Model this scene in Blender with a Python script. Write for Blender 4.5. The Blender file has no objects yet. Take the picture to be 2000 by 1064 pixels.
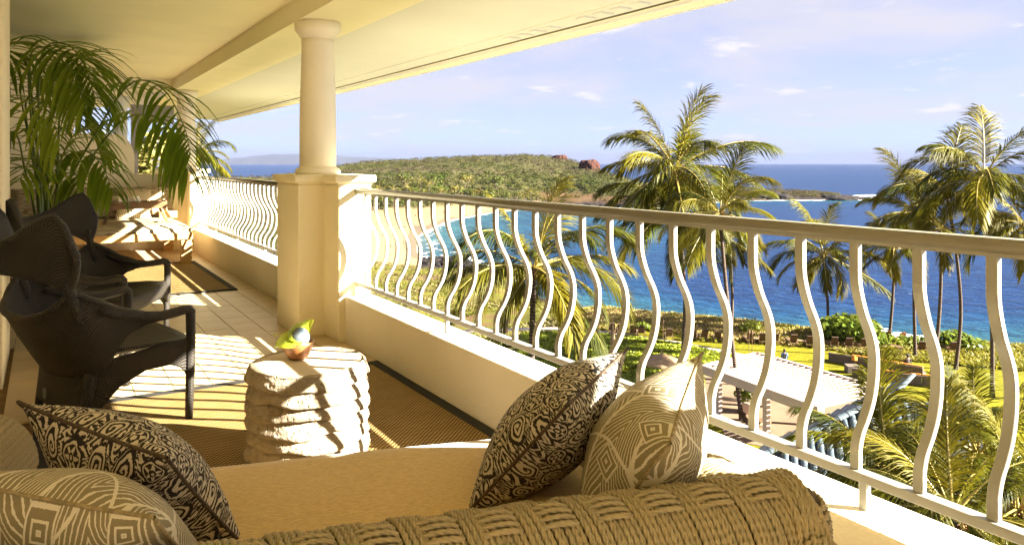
import bpy, bmesh, math, random
from math import sin, cos, pi, radians, sqrt, atan2, exp
from mathutils import Vector, Matrix, noise
import numpy as np

random.seed(7)
S = bpy.context.scene
COL = S.collection

# ------------------------------------------------------------------ camera
YAW = math.atan(912.0 / 1480.0)
EYE = Vector((0.0, 0.0, 1.30))
cam_d = bpy.data.cameras.new('camera')
cam = bpy.data.objects.new('camera', cam_d)
COL.objects.link(cam)
cam.location = EYE
cam.rotation_euler = (pi / 2, 0, -YAW)
cam_d.sensor_width = 36.0
cam_d.lens = 36.0 * 1480 / 2000
cam_d.shift_y = -(532 - 319) / 2000.0
cam_d.clip_start = 0.05
cam_d.clip_end = 90000
S.camera = cam

# ------------------------------------------------------------------ sun and sky
SUN_H = (-0.715, 0.70)            # the way the light travels over the ground
SUN_EL = radians(24.7)
w = bpy.data.worlds.new("World")
S.world = w
w.use_nodes = True
nt = w.node_tree
for n_ in list(nt.nodes):
    nt.nodes.remove(n_)
wo = nt.nodes.new('ShaderNodeOutputWorld')
bg = nt.nodes.new('ShaderNodeBackground')
sky = nt.nodes.new('ShaderNodeTexSky')
sky.sky_type = 'NISHITA'
sky.sun_disc = False
sky.sun_elevation = SUN_EL
sky.sun_rotation = atan2(-SUN_H[0], -SUN_H[1])
sky.altitude = 0
sky.air_density = 0.34
sky.dust_density = 0.3
sky.ozone_density = 3.0
bg.inputs['Strength'].default_value = 0.05
# thin bright clouds, laid out by direction
tc = nt.nodes.new('ShaderNodeTexCoord')
sep = nt.nodes.new('ShaderNodeSeparateXYZ')
nt.links.new(tc.outputs['Generated'], sep.inputs[0])
mz = nt.nodes.new('ShaderNodeMath'); mz.operation = 'MAXIMUM'; mz.inputs[1].default_value = 0.0
nt.links.new(sep.outputs['Z'], mz.inputs[0])
add = nt.nodes.new('ShaderNodeMath'); add.operation = 'ADD'; add.inputs[1].default_value = 0.16
nt.links.new(mz.outputs[0], add.inputs[0])
dvx = nt.nodes.new('ShaderNodeMath'); dvx.operation = 'DIVIDE'
dvy = nt.nodes.new('ShaderNodeMath'); dvy.operation = 'DIVIDE'
nt.links.new(sep.outputs['X'], dvx.inputs[0]); nt.links.new(add.outputs[0], dvx.inputs[1])
nt.links.new(sep.outputs['Y'], dvy.inputs[0]); nt.links.new(add.outputs[0], dvy.inputs[1])
comb = nt.nodes.new('ShaderNodeCombineXYZ')
nt.links.new(dvx.outputs[0], comb.inputs[0]); nt.links.new(dvy.outputs[0], comb.inputs[1])
def sky_mix(fac, a, b):
    n = nt.nodes.new('ShaderNodeMix'); n.data_type = 'RGBA'
    if isinstance(fac, float): n.inputs[0].default_value = fac
    else: nt.links.new(fac, n.inputs[0])
    for i, c in ((6, a), (7, b)):
        if isinstance(c, tuple): n.inputs[i].default_value = c + (1,)
        else: nt.links.new(c, n.inputs[i])
    return n.outputs[2]
def sky_noise(scale, detail, lo, hi, top):
    cn = nt.nodes.new('ShaderNodeTexNoise')
    cn.inputs['Scale'].default_value = scale; cn.inputs['Detail'].default_value = detail; cn.inputs['Roughness'].default_value = 0.62
    cn.inputs['Distortion'].default_value = 0.25
    nt.links.new(comb.outputs[0], cn.inputs['Vector'])
    mr = nt.nodes.new('ShaderNodeMapRange'); mr.interpolation_type = 'SMOOTHSTEP'
    mr.inputs[1].default_value = lo; mr.inputs[2].default_value = hi; mr.inputs[4].default_value = top
    nt.links.new(cn.outputs['Fac'], mr.inputs[0]); return mr.outputs[0]
veil = sky_mix(0.80, sky.outputs[0], (1.15, 1.15, 1.43))              # the thin high overcast of that day
wisp = sky_mix(sky_noise(0.9, 7, 0.38, 0.68, 0.85), veil, (1.56, 1.50, 1.63))
puff = sky_mix(sky_noise(3.0, 6, 0.57, 0.70, 0.75), wisp, (1.95, 1.86, 1.88))
nt.links.new(puff, bg.inputs[0])
nt.links.new(bg.outputs[0], wo.inputs[0])

sun_d = bpy.data.lights.new('sun', 'SUN')
sun_d.energy = 5.0
sun_d.angle = radians(0.5)
sun_d.color = (1.0, 0.935, 0.80)
sun = bpy.data.objects.new('sun', sun_d)
COL.objects.link(sun)
ldir = Vector((SUN_H[0] * cos(SUN_EL), SUN_H[1] * cos(SUN_EL), -sin(SUN_EL)))
sun.rotation_euler = ldir.to_track_quat('-Z', 'Y').to_euler()
sun.location = (6, -6, 12)

S.view_settings.view_transform = 'Standard'
S.view_settings.look = 'None'
S.view_settings.exposure = 3.5
S.view_settings.gamma = 1.0
S.render.resolution_x = 1024
S.render.resolution_y = 544
try:
    S.cycles.max_bounces = 10
    S.cycles.diffuse_bounces = 6
except Exception:
    pass

# ------------------------------------------------------------------ shader helpers
class Nd:
    """tiny arithmetic on shader sockets"""
    def __init__(s, t, sock): s.t = t; s.k = sock
    def _m(s, op, *a):
        n = s.t.nodes.new('ShaderNodeMath'); n.operation = op
        for i, v in enumerate((s,) + a):
            if isinstance(v, Nd): s.t.links.new(v.k, n.inputs[i])
            else: n.inputs[i].default_value = float(v)
        return Nd(s.t, n.outputs[0])
    def __add__(s, o): return s._m('ADD', o)
    __radd__ = __add__
    def __sub__(s, o): return s._m('SUBTRACT', o)
    def __rsub__(s, o): return (s * -1.0) + o
    def __mul__(s, o): return s._m('MULTIPLY', o)
    __rmul__ = __mul__
    def __truediv__(s, o): return s._m('DIVIDE', o)
    def sin(s): return s._m('SINE')
    def abs(s): return s._m('ABSOLUTE')
    def fract(s): return s._m('FRACT')
    def floor(s): return s._m('FLOOR')
    def sqrt(s): return s._m('SQRT')
    def gt(s, o): return s._m('GREATER_THAN', o)
    def lt(s, o): return s._m('LESS_THAN', o)
    def max(s, o): return s._m('MAXIMUM', o)
    def min(s, o): return s._m('MINIMUM', o)
    def pow(s, o): return s._m('POWER', o)
    def atan2(s, o): return s._m('ARCTAN2', o)
    def mod(s, o): return s._m('FLOORED_MODULO', o)
    def smooth(s, a, b):
        n = s.t.nodes.new('ShaderNodeMapRange'); n.interpolation_type = 'SMOOTHSTEP'
        s.t.links.new(s.k, n.inputs[0]); n.inputs[1].default_value = a; n.inputs[2].default_value = b
        return Nd(s.t, n.outputs[0])
    def clamp(s): return s.max(0.0).min(1.0)

class Mat:
    def __init__(s, name, rough=0.6, spec=0.3):
        s.m = bpy.data.materials.new(name); s.m.use_nodes = True
        s.t = s.m.node_tree
        s.b = s.t.nodes['Principled BSDF']
        s.b.inputs['Roughness'].default_value = rough
        s.b.inputs['Specular IOR Level'].default_value = spec
    def coord(s, kind='Object'):
        n = s.t.nodes.new('ShaderNodeTexCoord'); return n.outputs[kind]
    def xyz(s, kind='Object'):
        n = s.t.nodes.new('ShaderNodeSeparateXYZ'); s.t.links.new(s.coord(kind), n.inputs[0])
        return [Nd(s.t, n.outputs[i]) for i in range(3)]
    def vec(s, x, y, z=0.0):
        n = s.t.nodes.new('ShaderNodeCombineXYZ')
        for i, v in enumerate((x, y, z)):
            if isinstance(v, Nd): s.t.links.new(v.k, n.inputs[i])
            else: n.inputs[i].default_value = v
        return n.outputs[0]
    def noise(s, scale, detail=4, rough=0.55, vec=None, dist=0.0):
        n = s.t.nodes.new('ShaderNodeTexNoise')
        n.inputs['Scale'].default_value = scale; n.inputs['Detail'].default_value = detail
        n.inputs['Roughness'].default_value = rough; n.inputs['Distortion'].default_value = dist
        s.t.links.new(vec if vec is not None else s.coord(), n.inputs['Vector'])
        return Nd(s.t, n.outputs['Fac'])
    def voro(s, scale, vec=None, feature='F1'):
        n = s.t.nodes.new('ShaderNodeTexVoronoi'); n.feature = feature
        n.inputs['Scale'].default_value = scale
        s.t.links.new(vec if vec is not None else s.coord(), n.inputs['Vector'])
        return Nd(s.t, n.outputs['Distance'])
    def rand(s):
        n = s.t.nodes.new('ShaderNodeObjectInfo'); return Nd(s.t, n.outputs['Random'])
    def attr(s, name, fac=False):
        n = s.t.nodes.new('ShaderNodeAttribute'); n.attribute_name = name
        return Nd(s.t, n.outputs['Fac']) if fac else n.outputs['Color']
    def mix(s, f, a, b, mode='MIX'):
        n = s.t.nodes.new('ShaderNodeMix'); n.data_type = 'RGBA'; n.blend_type = mode
        if isinstance(f, Nd): s.t.links.new(f.k, n.inputs[0])
        else: n.inputs[0].default_value = f
        for i, c in ((6, a), (7, b)):
            if isinstance(c, (tuple, list)): n.inputs[i].default_value = (c[0], c[1], c[2], 1)
            else: s.t.links.new(c, n.inputs[i])
        return n.outputs[2]
    def ramp(s, f, stops):
        n = s.t.nodes.new('ShaderNodeValToRGB'); e = n.color_ramp.elements
        while len(e) < len(stops): e.new(0.5)
        for i, (p, c) in enumerate(stops):
            e[i].position = p; e[i].color = (c[0], c[1], c[2], 1)
        s.t.links.new(f.k, n.inputs[0]); return n.outputs[0]
    def color(s, c):
        if isinstance(c, (tuple, list)): s.b.inputs['Base Color'].default_value = (c[0], c[1], c[2], 1)
        else: s.t.links.new(c, s.b.inputs['Base Color'])
        return s
    def bump(s, h, strength=0.5, dist=0.01):
        n = s.t.nodes.new('ShaderNodeBump')
        n.inputs['Strength'].default_value = strength; n.inputs['Distance'].default_value = dist
        s.t.links.new(h.k, n.inputs['Height'])
        s.t.links.new(n.outputs[0], s.b.inputs['Normal']); return s
    def translucent(s, amount, c):
        tr = s.t.nodes.new('ShaderNodeBsdfTranslucent'); mx = s.t.nodes.new('ShaderNodeMixShader')
        if isinstance(c, (tuple, list)): tr.inputs[0].default_value = (c[0], c[1], c[2], 1)
        else: s.t.links.new(c, tr.inputs[0])
        mx.inputs[0].default_value = amount
        out = [n for n in s.t.nodes if n.type == 'OUTPUT_MATERIAL'][0]
        s.t.links.new(s.b.outputs[0], mx.inputs[1]); s.t.links.new(tr.outputs[0], mx.inputs[2])
        s.t.links.new(mx.outputs[0], out.inputs[0]); return s

def simple(name, c, rough=0.6, var=0.15, scale=6.0, bump=0.0, bscale=60, spec=0.3, bdist=0.004, rnd=0.0):
    m = Mat(name, rough, spec)
    n = m.noise(scale, 5)
    lo = tuple(v * (1 - var) for v in c); hi = tuple(min(1, v * (1 + var)) for v in c)
    col = m.mix(n.smooth(0.3, 0.7), lo, hi)
    if rnd:
        r = m.rand()
        col = m.mix((r * rnd).clamp(), col, tuple(v * 0.55 for v in c))
    m.color(col)
    if bump: m.bump(m.noise(bscale, 3), bump, bdist)
    return m.m

# ------------------------------------------------------------------ materials
def stucco(name, c, scale=95, strength=0.55, dist=0.006):
    m = Mat(name, 0.9, 0.15)
    col = m.mix(m.noise(1.6, 6).smooth(0.35, 0.7), tuple(v * 0.94 for v in c), c)
    spots = m.noise(60, 2).smooth(0.70, 0.76)
    m.color(m.mix(spots * 0.25, col, tuple(v * 0.6 for v in c)))
    h = m.noise(scale, 3, 0.5).smooth(0.35, 0.65) + m.noise(scale * 3, 2) * 0.3
    m.bump(h, strength, dist)
    return m.m
M = {}
CREAM = (0.80, 0.665, 0.43)
M['stucco'] = stucco('stucco', (0.83, 0.745, 0.51), 95, 0.4, 0.004)
M['stucco_rough'] = stucco('stucco_rough', (0.85, 0.78, 0.62), 80, 0.35, 0.004)
M['ceiling'] = simple('ceiling_paint', (0.89, 0.82, 0.58), 0.7, 0.03, 1.5, 0.1, 120)
M['soffit'] = simple('soffit_paint', (0.70, 0.69, 0.64), 0.6, 0.02, 1.5, 0.05, 160)
M['column'] = simple('column_paint', (0.85, 0.775, 0.60), 0.6, 0.03, 3, 0.12, 160)
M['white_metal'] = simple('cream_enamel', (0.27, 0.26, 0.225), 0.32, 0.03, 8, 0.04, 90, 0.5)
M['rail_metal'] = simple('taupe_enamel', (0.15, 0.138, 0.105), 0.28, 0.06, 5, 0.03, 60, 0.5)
M['groove'] = simple('groove_shade', (0.09, 0.075, 0.04), 0.7)  # dark colour stands in for the shade inside the eave groove
m = Mat('floor_tile', 0.42, 0.4)
n = m.noise(3.0, 6, 0.6)
c = m.mix(n.smooth(0.3, 0.7), (0.47, 0.36, 0.21), (0.60, 0.48, 0.30))
c = m.mix((m.rand() * 0.7), c, (0.54, 0.415, 0.24))
m.color(c); m.bump(m.noise(14, 5) + m.noise(90, 2) * 0.3, 0.25, 0.004)
M['tile'] = m.m
M['grout'] = simple('grout', (0.20, 0.125, 0.055), 0.9, 0.2, 20)

def weave(name, ca, cb, cc, k=110.0, bump=0.9):
    """nubby sisal: rows of raised knots, from real-size coordinates"""
    m = Mat(name, 0.85, 0.15)
    x, y, z = m.xyz('Object')
    row = (y * k / 3.14159).floor()
    a = ((x * k) + (row.mod(2.0)) * 3.14159).sin()
    b = (y * k).sin().abs()
    h = (a * 0.5 + 0.5) * b
    n = m.noise(9, 5)
    base = m.mix(h.smooth(0.25, 0.75), ca, m.mix(n.smooth(0.3, 0.7), cb, cc))
    m.color(base); m.bump(h, bump, 0.005)
    return m.m
M['rug'] = weave('sisal_weave', (0.11, 0.06, 0.017), (0.46, 0.32, 0.115), (0.55, 0.39, 0.16), 255.0)
M['rug_border'] = simple('rug_border', (0.022, 0.021, 0.019), 0.9, 0.3, 90, 0.6, 400)

def wicker(name, c_lo, c_hi):
    m = Mat(name, 0.5, 0.35)
    x, y, z = m.xyz('UV')
    K = 420.0
    s1 = ((x + y) * K).sin(); s2 = ((x - y) * K * 0.5).sin()
    h = (s1 * 0.5 + 0.5) * 0.75 + (s2.abs()) * 0.45
    n = m.noise(5, 4)
    hi = m.mix(n.smooth(0.3, 0.7), tuple(v * 0.8 for v in c_hi), c_hi)
    m.color(m.mix(h.smooth(0.3, 1.0), c_lo, hi)); m.bump(h, 0.8, 0.004)  # shade between strands and highlights on them put into the colour
    return m.m
M['wicker'] = wicker('dark_wicker', (0.005, 0.004, 0.003), (0.056, 0.046, 0.034))

m = Mat('rope', 0.75, 0.2)
x, y, z = m.xyz('UV')
fib = m.noise(1.0, 3, 0.6, m.vec(x * 90.0, y * 900.0))
c = m.mix(fib.smooth(0.3, 0.7), (0.19, 0.155, 0.082), (0.38, 0.325, 0.205))
c = m.mix((m.rand() * 0.35), c, (0.33, 0.25, 0.13))
m.color(c); m.bump(fib, 0.4, 0.002)
M['rope'] = m.m

m = Mat('tan_chenille', 0.9, 0.2)
x, y, z = m.xyz('Object')
st = m.noise(1.0, 3, 0.7, m.vec(x * 55.0, y * 260.0, z * 260.0))
fz = m.noise(420, 2)
c = m.mix(st.smooth(0.25, 0.75), (0.33, 0.21, 0.055), (0.58, 0.41, 0.14))
m.color(m.mix(fz.smooth(0.3, 0.8) * 0.5, c, (0.60, 0.43, 0.19)))
m.bump(st + fz * 0.6, 0.35, 0.003)
m.b.inputs['Sheen Weight'].default_value = 0.3
M['chenille'] = m.m

def tribal():
    """ink-dark ikat print: rosettes, scrolls and toothed bands"""
    m = Mat('tribal_print', 0.85, 0.15)
    u, v, _ = m.xyz('UV')
    wob = m.noise(7, 2, 0.5, m.vec(u, v)) - 0.5
    wob2 = m.noise(7, 2, 0.5, m.vec(u + 7.3, v + 2.1)) - 0.5
    jit = m.noise(120, 1, 0.5, m.vec(u, v)) - 0.5
    x = u * 6.2 + wob * 0.6 + jit * 0.07
    y = v * 6.2 + wob2 * 0.6 + jit * 0.07
    # scrolls (spirals) in a half-drop lattice
    row = y.floor()
    xs = x + row.mod(2.0) * 0.5
    px = xs.fract() - 0.5; py = y.fract() - 0.5
    r = (px * px + py * py * 0.8).sqrt(); a = py.atan2(px)
    par = (xs.floor() + row).mod(2.0) * 2.0 - 1.0
    spiral = (a * par + r * 40.0).sin()
    petals = ((a * 6.0).sin() * 0.07 + 0.19 - r)
    ring = ((r - 0.30).abs() - 0.022)
    ros = ((a * 3.0).sin().abs() * 0.12 + 0.10 - r).gt(0.0)
    disc = r.lt(0.36)
    motif = (petals.gt(0.0) * ((r - 0.085).abs().gt(0.03))).max(ring.lt(0.0))
    sel = ((xs.floor() * 1.0 + row * 2.0).mod(3.0)).gt(0.5)
    inner = spiral.gt(-0.1) * sel + motif * (1.0 - sel)
    # field between: leaf bands and zigzags
    zig = ((x * 6.0 + (y * 9.0).fract().__sub__(0.5).abs() * 3.0) * 3.14159).sin().gt(0.1)
    vine = ((y * 8.0 + (x * 6.28).sin() * 1.3) * 3.14159).sin().gt(0.0)
    fieldsel = m.noise(3.0, 1, 0.5, m.vec(x, y)).gt(0.5)
    outer = zig * fieldsel + vine * (1.0 - fieldsel)
    pat = inner * disc + outer * (1.0 - disc)
    edge = ((r - 0.375).abs()).lt(0.018)
    pat = pat * (1.0 - edge)
    weave_ = m.noise(420, 2, 0.5, m.vec(u, v))
    ink = m.mix(weave_.smooth(0.3, 0.7), (0.013, 0.011, 0.011), (0.034, 0.029, 0.027))
    pale = m.mix(weave_.smooth(0.3, 0.7), (0.40, 0.35, 0.25), (0.55, 0.485, 0.36))
    m.color(m.mix(pat.clamp(), ink, pale)); m.bump(weave_, 0.2, 0.002)
    return m.m
M['tribal'] = tribal()

def palmprint():
    """olive linen with pale feathered chevrons and broad pale ribs"""
    m = Mat('leaf_print', 0.85, 0.15)
    u, v, _ = m.xyz('UV')
    wob = m.noise(2.2, 2, 0.5, m.vec(u, v)) - 0.5
    jit = m.noise(60, 2, 0.6, m.vec(u, v)) - 0.5
    x = u + wob * 0.10; y = v + wob * 0.13 + 0.13 * (u * 5.0).sin()
    # two families of arching ribs
    r1 = (x * 2.2 + y * 0.9).fract() - 0.5
    st = ((y * 26.0 + r1.abs() * 26.0 + jit * 0.7) * 3.14159).sin()
    lines = st.gt(0.66)
    rib = (r1.abs() + jit * 0.035).lt(0.034)
    r2 = ((x * 0.9 - y * 1.5 + 0.2).fract() - 0.5)
    rib2 = (r2.abs() + jit * 0.03).lt(0.022)
    # square key blocks
    bx = (u * 2.0 + 0.15).fract() - 0.5; by = (v * 2.0 + 0.3).fract() - 0.5
    q = (bx.abs()).max(by.abs())
    key = (((q * 26.0 + jit * 0.3) * 3.14159).sin().gt(0.5))
    inblk = q.lt(0.19)
    lines = lines * (1.0 - inblk) + key * inblk
    pat = lines.max(rib * (1.0 - inblk)).max(rib2 * (1.0 - inblk))
    wv = m.noise(380, 2, 0.5, m.vec(u, v))
    olive = m.mix(wv.smooth(0.3, 0.7), (0.175, 0.145, 0.08), (0.265, 0.225, 0.135))
    pale = m.mix(wv.smooth(0.3, 0.7), (0.52, 0.47, 0.36), (0.63, 0.58, 0.46))
    m.color(m.mix(pat.clamp(), olive, pale)); m.bump(wv, 0.2, 0.002)
    return m.m
M['leafprint'] = palmprint()

m = Mat('carved_stone', 0.9, 0.15)
n1 = m.noise(7, 7, 0.62); n2 = m.noise(38, 4, 0.6)
pit = m.voro(55)
c = m.mix(n1.smooth(0.3, 0.7), (0.26, 0.205, 0.135), (0.41, 0.345, 0.255))
c = m.mix(n2.smooth(0.60, 0.75) * 0.6, c, (0.20, 0.14, 0.08))
m.color(c)
m.bump(n1 * 0.5 + n2 * 0.7 + pit.smooth(0.0, 0.35) * 0.35, 0.8, 0.016)
M['stone'] = m.m
m = Mat('honed_stone', 0.8, 0.2)
n1 = m.noise(5, 6)
c = m.mix(n1.smooth(0.3, 0.7), (0.50, 0.41, 0.30), (0.58, 0.49, 0.37))
m.color(m.mix(m.noise(70, 2).smooth(0.68, 0.75) * 0.5, c, (0.30, 0.2, 0.1)))
m.bump(m.noise(80, 3), 0.2, 0.003)
M['stone_top'] = m.m

def wood(name, lo, hi, s=(4, 60, 60), rough=0.5):
    m = Mat(name, rough, 0.35)
    x, y, z = m.xyz('Object')
    g = m.noise(1.0, 5, 0.6, m.vec(x * s[0], y * s[1], z * s[2]), 0.6)
    m.color(m.mix(g.smooth(0.3, 0.7), lo, hi)); m.bump(g, 0.25, 0.003)
    return m.m
M['wood_pale'] = wood('pale_teak', (0.46, 0.27, 0.09), (0.62, 0.40, 0.16))
M['wood_dark'] = wood('aged_wood', (0.10, 0.052, 0.022), (0.22, 0.125, 0.055))
M['wood_bowl'] = wood('bowl_wood', (0.16, 0.062, 0.018), (0.30, 0.135, 0.045), (30, 30, 90), 0.35)
M['teak_grey'] = wood('weathered_teak', (0.18, 0.11, 0.055), (0.32, 0.21, 0.11), (3, 3, 20))
M['sling'] = simple('brown_sling', (0.10, 0.058, 0.028), 0.8, 0.15, 8, 0.2, 200)
M['orange'] = simple('orange_cushion', (0.55, 0.20, 0.03), 0.85, 0.1, 8, 0.2, 120)
m = Mat('striped_ikat', 0.9, 0.15)
x, y, z = m.xyz('Object')
st = m.noise(1.0, 5, 0.7, m.vec(x * 7.0, y * 85.0, z * 85.0))
m.color(m.ramp(st, [(0.36, (0.05, 0.03, 0.015)), (0.47, (0.30, 0.22, 0.11)), (0.55, (0.44, 0.375, 0.26)), (0.68, (0.52, 0.46, 0.34))]))
m.bump(st, 0.2, 0.004)
M['stripe'] = m.m
m = Mat('dash_fabric', 0.9, 0.15)
u, v, _ = m.xyz('UV')
row = (v * 13.0).floor()
p = (u * 17.0 + row.mod(2.0) * 0.5).fract() - 0.5; q = (v * 13.0).fract() - 0.5
d = (p * p * 3.2 + q * q * 0.75).sqrt()
m.color(m.mix(d.smooth(0.30, 0.42), (0.13, 0.085, 0.04), (0.62, 0.51, 0.32)))
M['dash'] = m.m
M['towel'] = simple('white_towel', (0.82, 0.74, 0.60), 0.95, 0.06, 20, 0.6, 300)
M['piping'] = simple('dark_piping', (0.06, 0.04, 0.025), 0.8, 0.4, 60)
M['piping_pale'] = simple('olive_piping', (0.26, 0.205, 0.11), 0.8, 0.3, 60)

def leafmat(name, lo, hi, yel, ramt=0.35, rough=0.45, tr=0.35):
    m = Mat(name, rough, 0.10)
    r = m.rand()
    n = m.noise(0.9, 3)
    c = m.mix(n.smooth(0.3, 0.7), lo, hi)
    c = m.mix((r * r * ramt * 2.0).clamp(), c, yel)
    m.color(c)
    m.translucent(tr, m.mix(0.5, c, yel))
    return m.m
M['coco'] = leafmat('coconut_leaf', (0.017, 0.026, 0.003), (0.05, 0.055, 0.004), (0.155, 0.122, 0.006), 0.42, 0.55, 0.22)
M['coco_young'] = leafmat('young_coconut_leaf', (0.048, 0.058, 0.004), (0.10, 0.10, 0.006), (0.19, 0.155, 0.007), 0.4, 0.4, 0.3)
M['rachis'] = simple('frond_rib', (0.30, 0.23, 0.055), 0.5)
M['kentia'] = leafmat('kentia_leaf', (0.085, 0.16, 0.012), (0.17, 0.26, 0.02), (0.26, 0.33, 0.03), 0.5, 0.35, 0.3)
M['kentia_stem'] = simple('kentia_stem', (0.12, 0.17, 0.025), 0.45)
m = Mat('palm_bark', 0.9, 0.15)
x, y, z = m.xyz('Object')
rg = (z * 42.0 + m.noise(3, 2) * 3.0).sin()
c = m.mix(rg.smooth(-0.4, 0.8), (0.035, 0.024, 0.02), (0.115, 0.085, 0.065))
m.color(m.mix(m.noise(5, 4).smooth(0.45, 0.75) * 0.6, c, (0.15, 0.115, 0.09)))
m.bump(rg, 0.6, 0.03)
M['bark'] = m.m
M['bark_dark'] = simple('tree_bark', (0.085, 0.06, 0.04), 0.9, 0.4, 3, 0.5, 12)
M['husk'] = simple('palm_fibre', (0.19, 0.10, 0.035), 0.9, 0.4, 14)

def attr_leaf(name, tr=0.25, rough=0.6):
    m = Mat(name, rough, 0.25)
    c = m.attr('col')
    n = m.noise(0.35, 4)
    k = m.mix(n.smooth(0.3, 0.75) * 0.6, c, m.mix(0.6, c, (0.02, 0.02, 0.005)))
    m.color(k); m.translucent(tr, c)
    return m.m
M['foliage'] = attr_leaf('foliage')
M['shrubleaf'] = leafmat('shrub_leaf', (0.05, 0.085, 0.010), (0.12, 0.16, 0.018), (0.24, 0.25, 0.03), 0.4, 0.4, 0.25)
M['grassblade'] = attr_leaf('grass_blades', 0.3)

# ------------------------------------------------------------------ mesh helpers
def link(name, me, mat=None, parent=None, smooth=False):
    o = bpy.data.objects.new(name, me)
    COL.objects.link(o)
    if mat is not None and not me.materials:
        for mm in (mat if isinstance(mat, (list, tuple)) else [mat]):
            me.materials.append(mm)
    if smooth:
        me.polygons.foreach_set('use_smooth', [True] * len(me.polygons))
    if parent is not None: o.parent = parent
    return o
def mesh(name, vs, fs):
    me = bpy.data.meshes.new(name); me.from_pydata([tuple(v) for v in vs], [], fs); me.update(); return me
def tag(o, label=None, cat=None, group=None, kind=None):
    if label: o['label'] = label
    if cat: o['category'] = cat
    if group: o['group'] = group
    if kind: o['kind'] = kind
    return o
def empty(name, loc=(0, 0, 0), rz=0.0, label=None, cat=None, group=None):
    o = bpy.data.objects.new(name, None); COL.objects.link(o)
    o.location = loc; o.rotation_euler = (0, 0, rz); o.empty_display_size = 0.2
    return tag(o, label, cat, group)
class G:
    """collects geometry for one mesh"""
    def __init__(s): s.v = []; s.f = []; s.uv = {}
    def add(s, vs, fs):
        k = len(s.v); s.v += [tuple(v) for v in vs]; s.f += [tuple(i + k for i in f) for f in fs]
    def box(s, x0, x1, y0, y1, z0, z1, mtx=None):
        vs = [Vector((x, y, z)) for z in (z0, z1) for y in (y0, y1) for x in (x0, x1)]
        if mtx is not None: vs = [mtx @ v for v in vs]
        s.add(vs, [(0, 2, 3, 1), (4, 5, 7, 6), (0, 1, 5, 4), (2, 6, 7, 3), (0, 4, 6, 2), (1, 3, 7, 5)])
    def tube(s, pts, rad, seg=8, cap=True):
        pts = [Vector(p) for p in pts]; n = len(pts)
        rs = rad if isinstance(rad, (list, tuple)) else [rad] * n
        vs = []; up = None
        for i, p in enumerate(pts):
            t = (pts[min(i + 1, n - 1)] - pts[max(i - 1, 0)]).normalized()
            if up is None:
                up = t.orthogonal().normalized()
            up = (up - t * up.dot(t))
            if up.length < 1e-5: up = t.orthogonal()
            up.normalize(); sd = t.cross(up)
            for k in range(seg):
                a = 2 * pi * k / seg
                vs.append(p + (up * cos(a) + sd * sin(a)) * rs[i])
        fs = []
        for i in range(n - 1):
            for k in range(seg):
                k2 = (k + 1) % seg
                fs.append((i * seg + k, i * seg + k2, (i + 1) * seg + k2, (i + 1) * seg + k))
        if cap:
            fs.append(tuple(range(seg - 1, -1, -1))); fs.append(tuple((n - 1) * seg + k for k in range(seg)))
        s.add(vs, fs)
    def bar(s, pts, wx, wy, ax=Vector((1, 0, 0)), ay=Vector((0, 1, 0))):
        """square bar swept along pts with fixed axes"""
        vs = []
        for p in pts:
            p = Vector(p)
            for a, b in ((-1, -1), (1, -1), (1, 1), (-1, 1)):
                vs.append(p + ax * (a * wx / 2) + ay * (b * wy / 2))
        fs = []
        for i in range(len(pts) - 1):
            for k in range(4):
                k2 = (k + 1) % 4
                fs.append((i * 4 + k, i * 4 + k2, i * 4 + 4 + k2, i * 4 + 4 + k))
        fs.append((3, 2, 1, 0)); e = (len(pts) - 1) * 4; fs.append((e, e + 1, e + 2, e + 3))
        s.add(vs, fs)
    def lathe(s, prof, seg=32, c=(0, 0, 0)):
        vs = []; n = len(prof)
        for r, z in prof:
            for k in range(seg):
                a = 2 * pi * k / seg; vs.append((c[0] + r * cos(a), c[1] + r * sin(a), c[2] + z))
        fs = []
        for i in range(n - 1):
            for k in range(seg):
                k2 = (k + 1) % seg
                fs.append((i * seg + k, i * seg + k2, (i + 1) * seg + k2, (i + 1) * seg + k))
        fs.append(tuple(range(seg - 1, -1, -1))); fs.append(tuple((n - 1) * seg + k for k in range(seg)))
        s.add(vs, fs)
    def grid(s, fn, nu, nv, wrap=False):
        vs = [fn(i / (nu - (0 if wrap else 1)), j / (nv - 1)) for j in range(nv) for i in range(nu)]
        fs = []
        for j in range(nv - 1):
            for i in range(nu if wrap else nu - 1):
                i2 = (i + 1) % nu
                fs.append((j * nu + i, j * nu + i2, (j + 1) * nu + i2, (j + 1) * nu + i))
        s.add(vs, fs)
    def prism(s, poly, z0, z1):
        n = len(poly)
        s.add([(x, y, z0) for x, y in poly] + [(x, y, z1) for x, y in poly],
              [tuple(range(n - 1, -1, -1)), tuple(range(n, 2 * n))] + [(i, (i + 1) % n, n + (i + 1) % n, n + i) for i in range(n)])
    def obj(s, name, mat, parent=None, smooth=False, bevel=0.0, seg=2):
        me = mesh(name, s.v, s.f)
        if bevel:
            bm = bmesh.new(); bm.from_mesh(me)
            bm.normal_update()
            ed = [e for e in bm.edges if len(e.link_faces) == 2 and e.calc_face_angle(0) > 0.5]
            bmesh.ops.bevel(bm, geom=ed, offset=bevel, segments=seg, profile=0.6, affect='EDGES')
            bm.to_mesh(me); bm.free()
        return link(name, me, mat, parent, smooth)
def set_uv(me, uvfn):
    ul = me.uv_layers.new(name='uv')
    for lp in me.loops:
        ul.data[lp.index].uv = uvfn(lp.vertex_index)
def box_obj(name, mat, b, parent=None, bevel=0.0, **k):
    g = G(); g.box(*b); return g.obj(name, mat, parent, bevel=bevel, **k)
def copy_tree(o, parent=None):
    c = o.copy(); COL.objects.link(c)
    if parent is not None: c.parent = parent
    for ch in o.children: copy_tree(ch, c)
    return c
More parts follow.
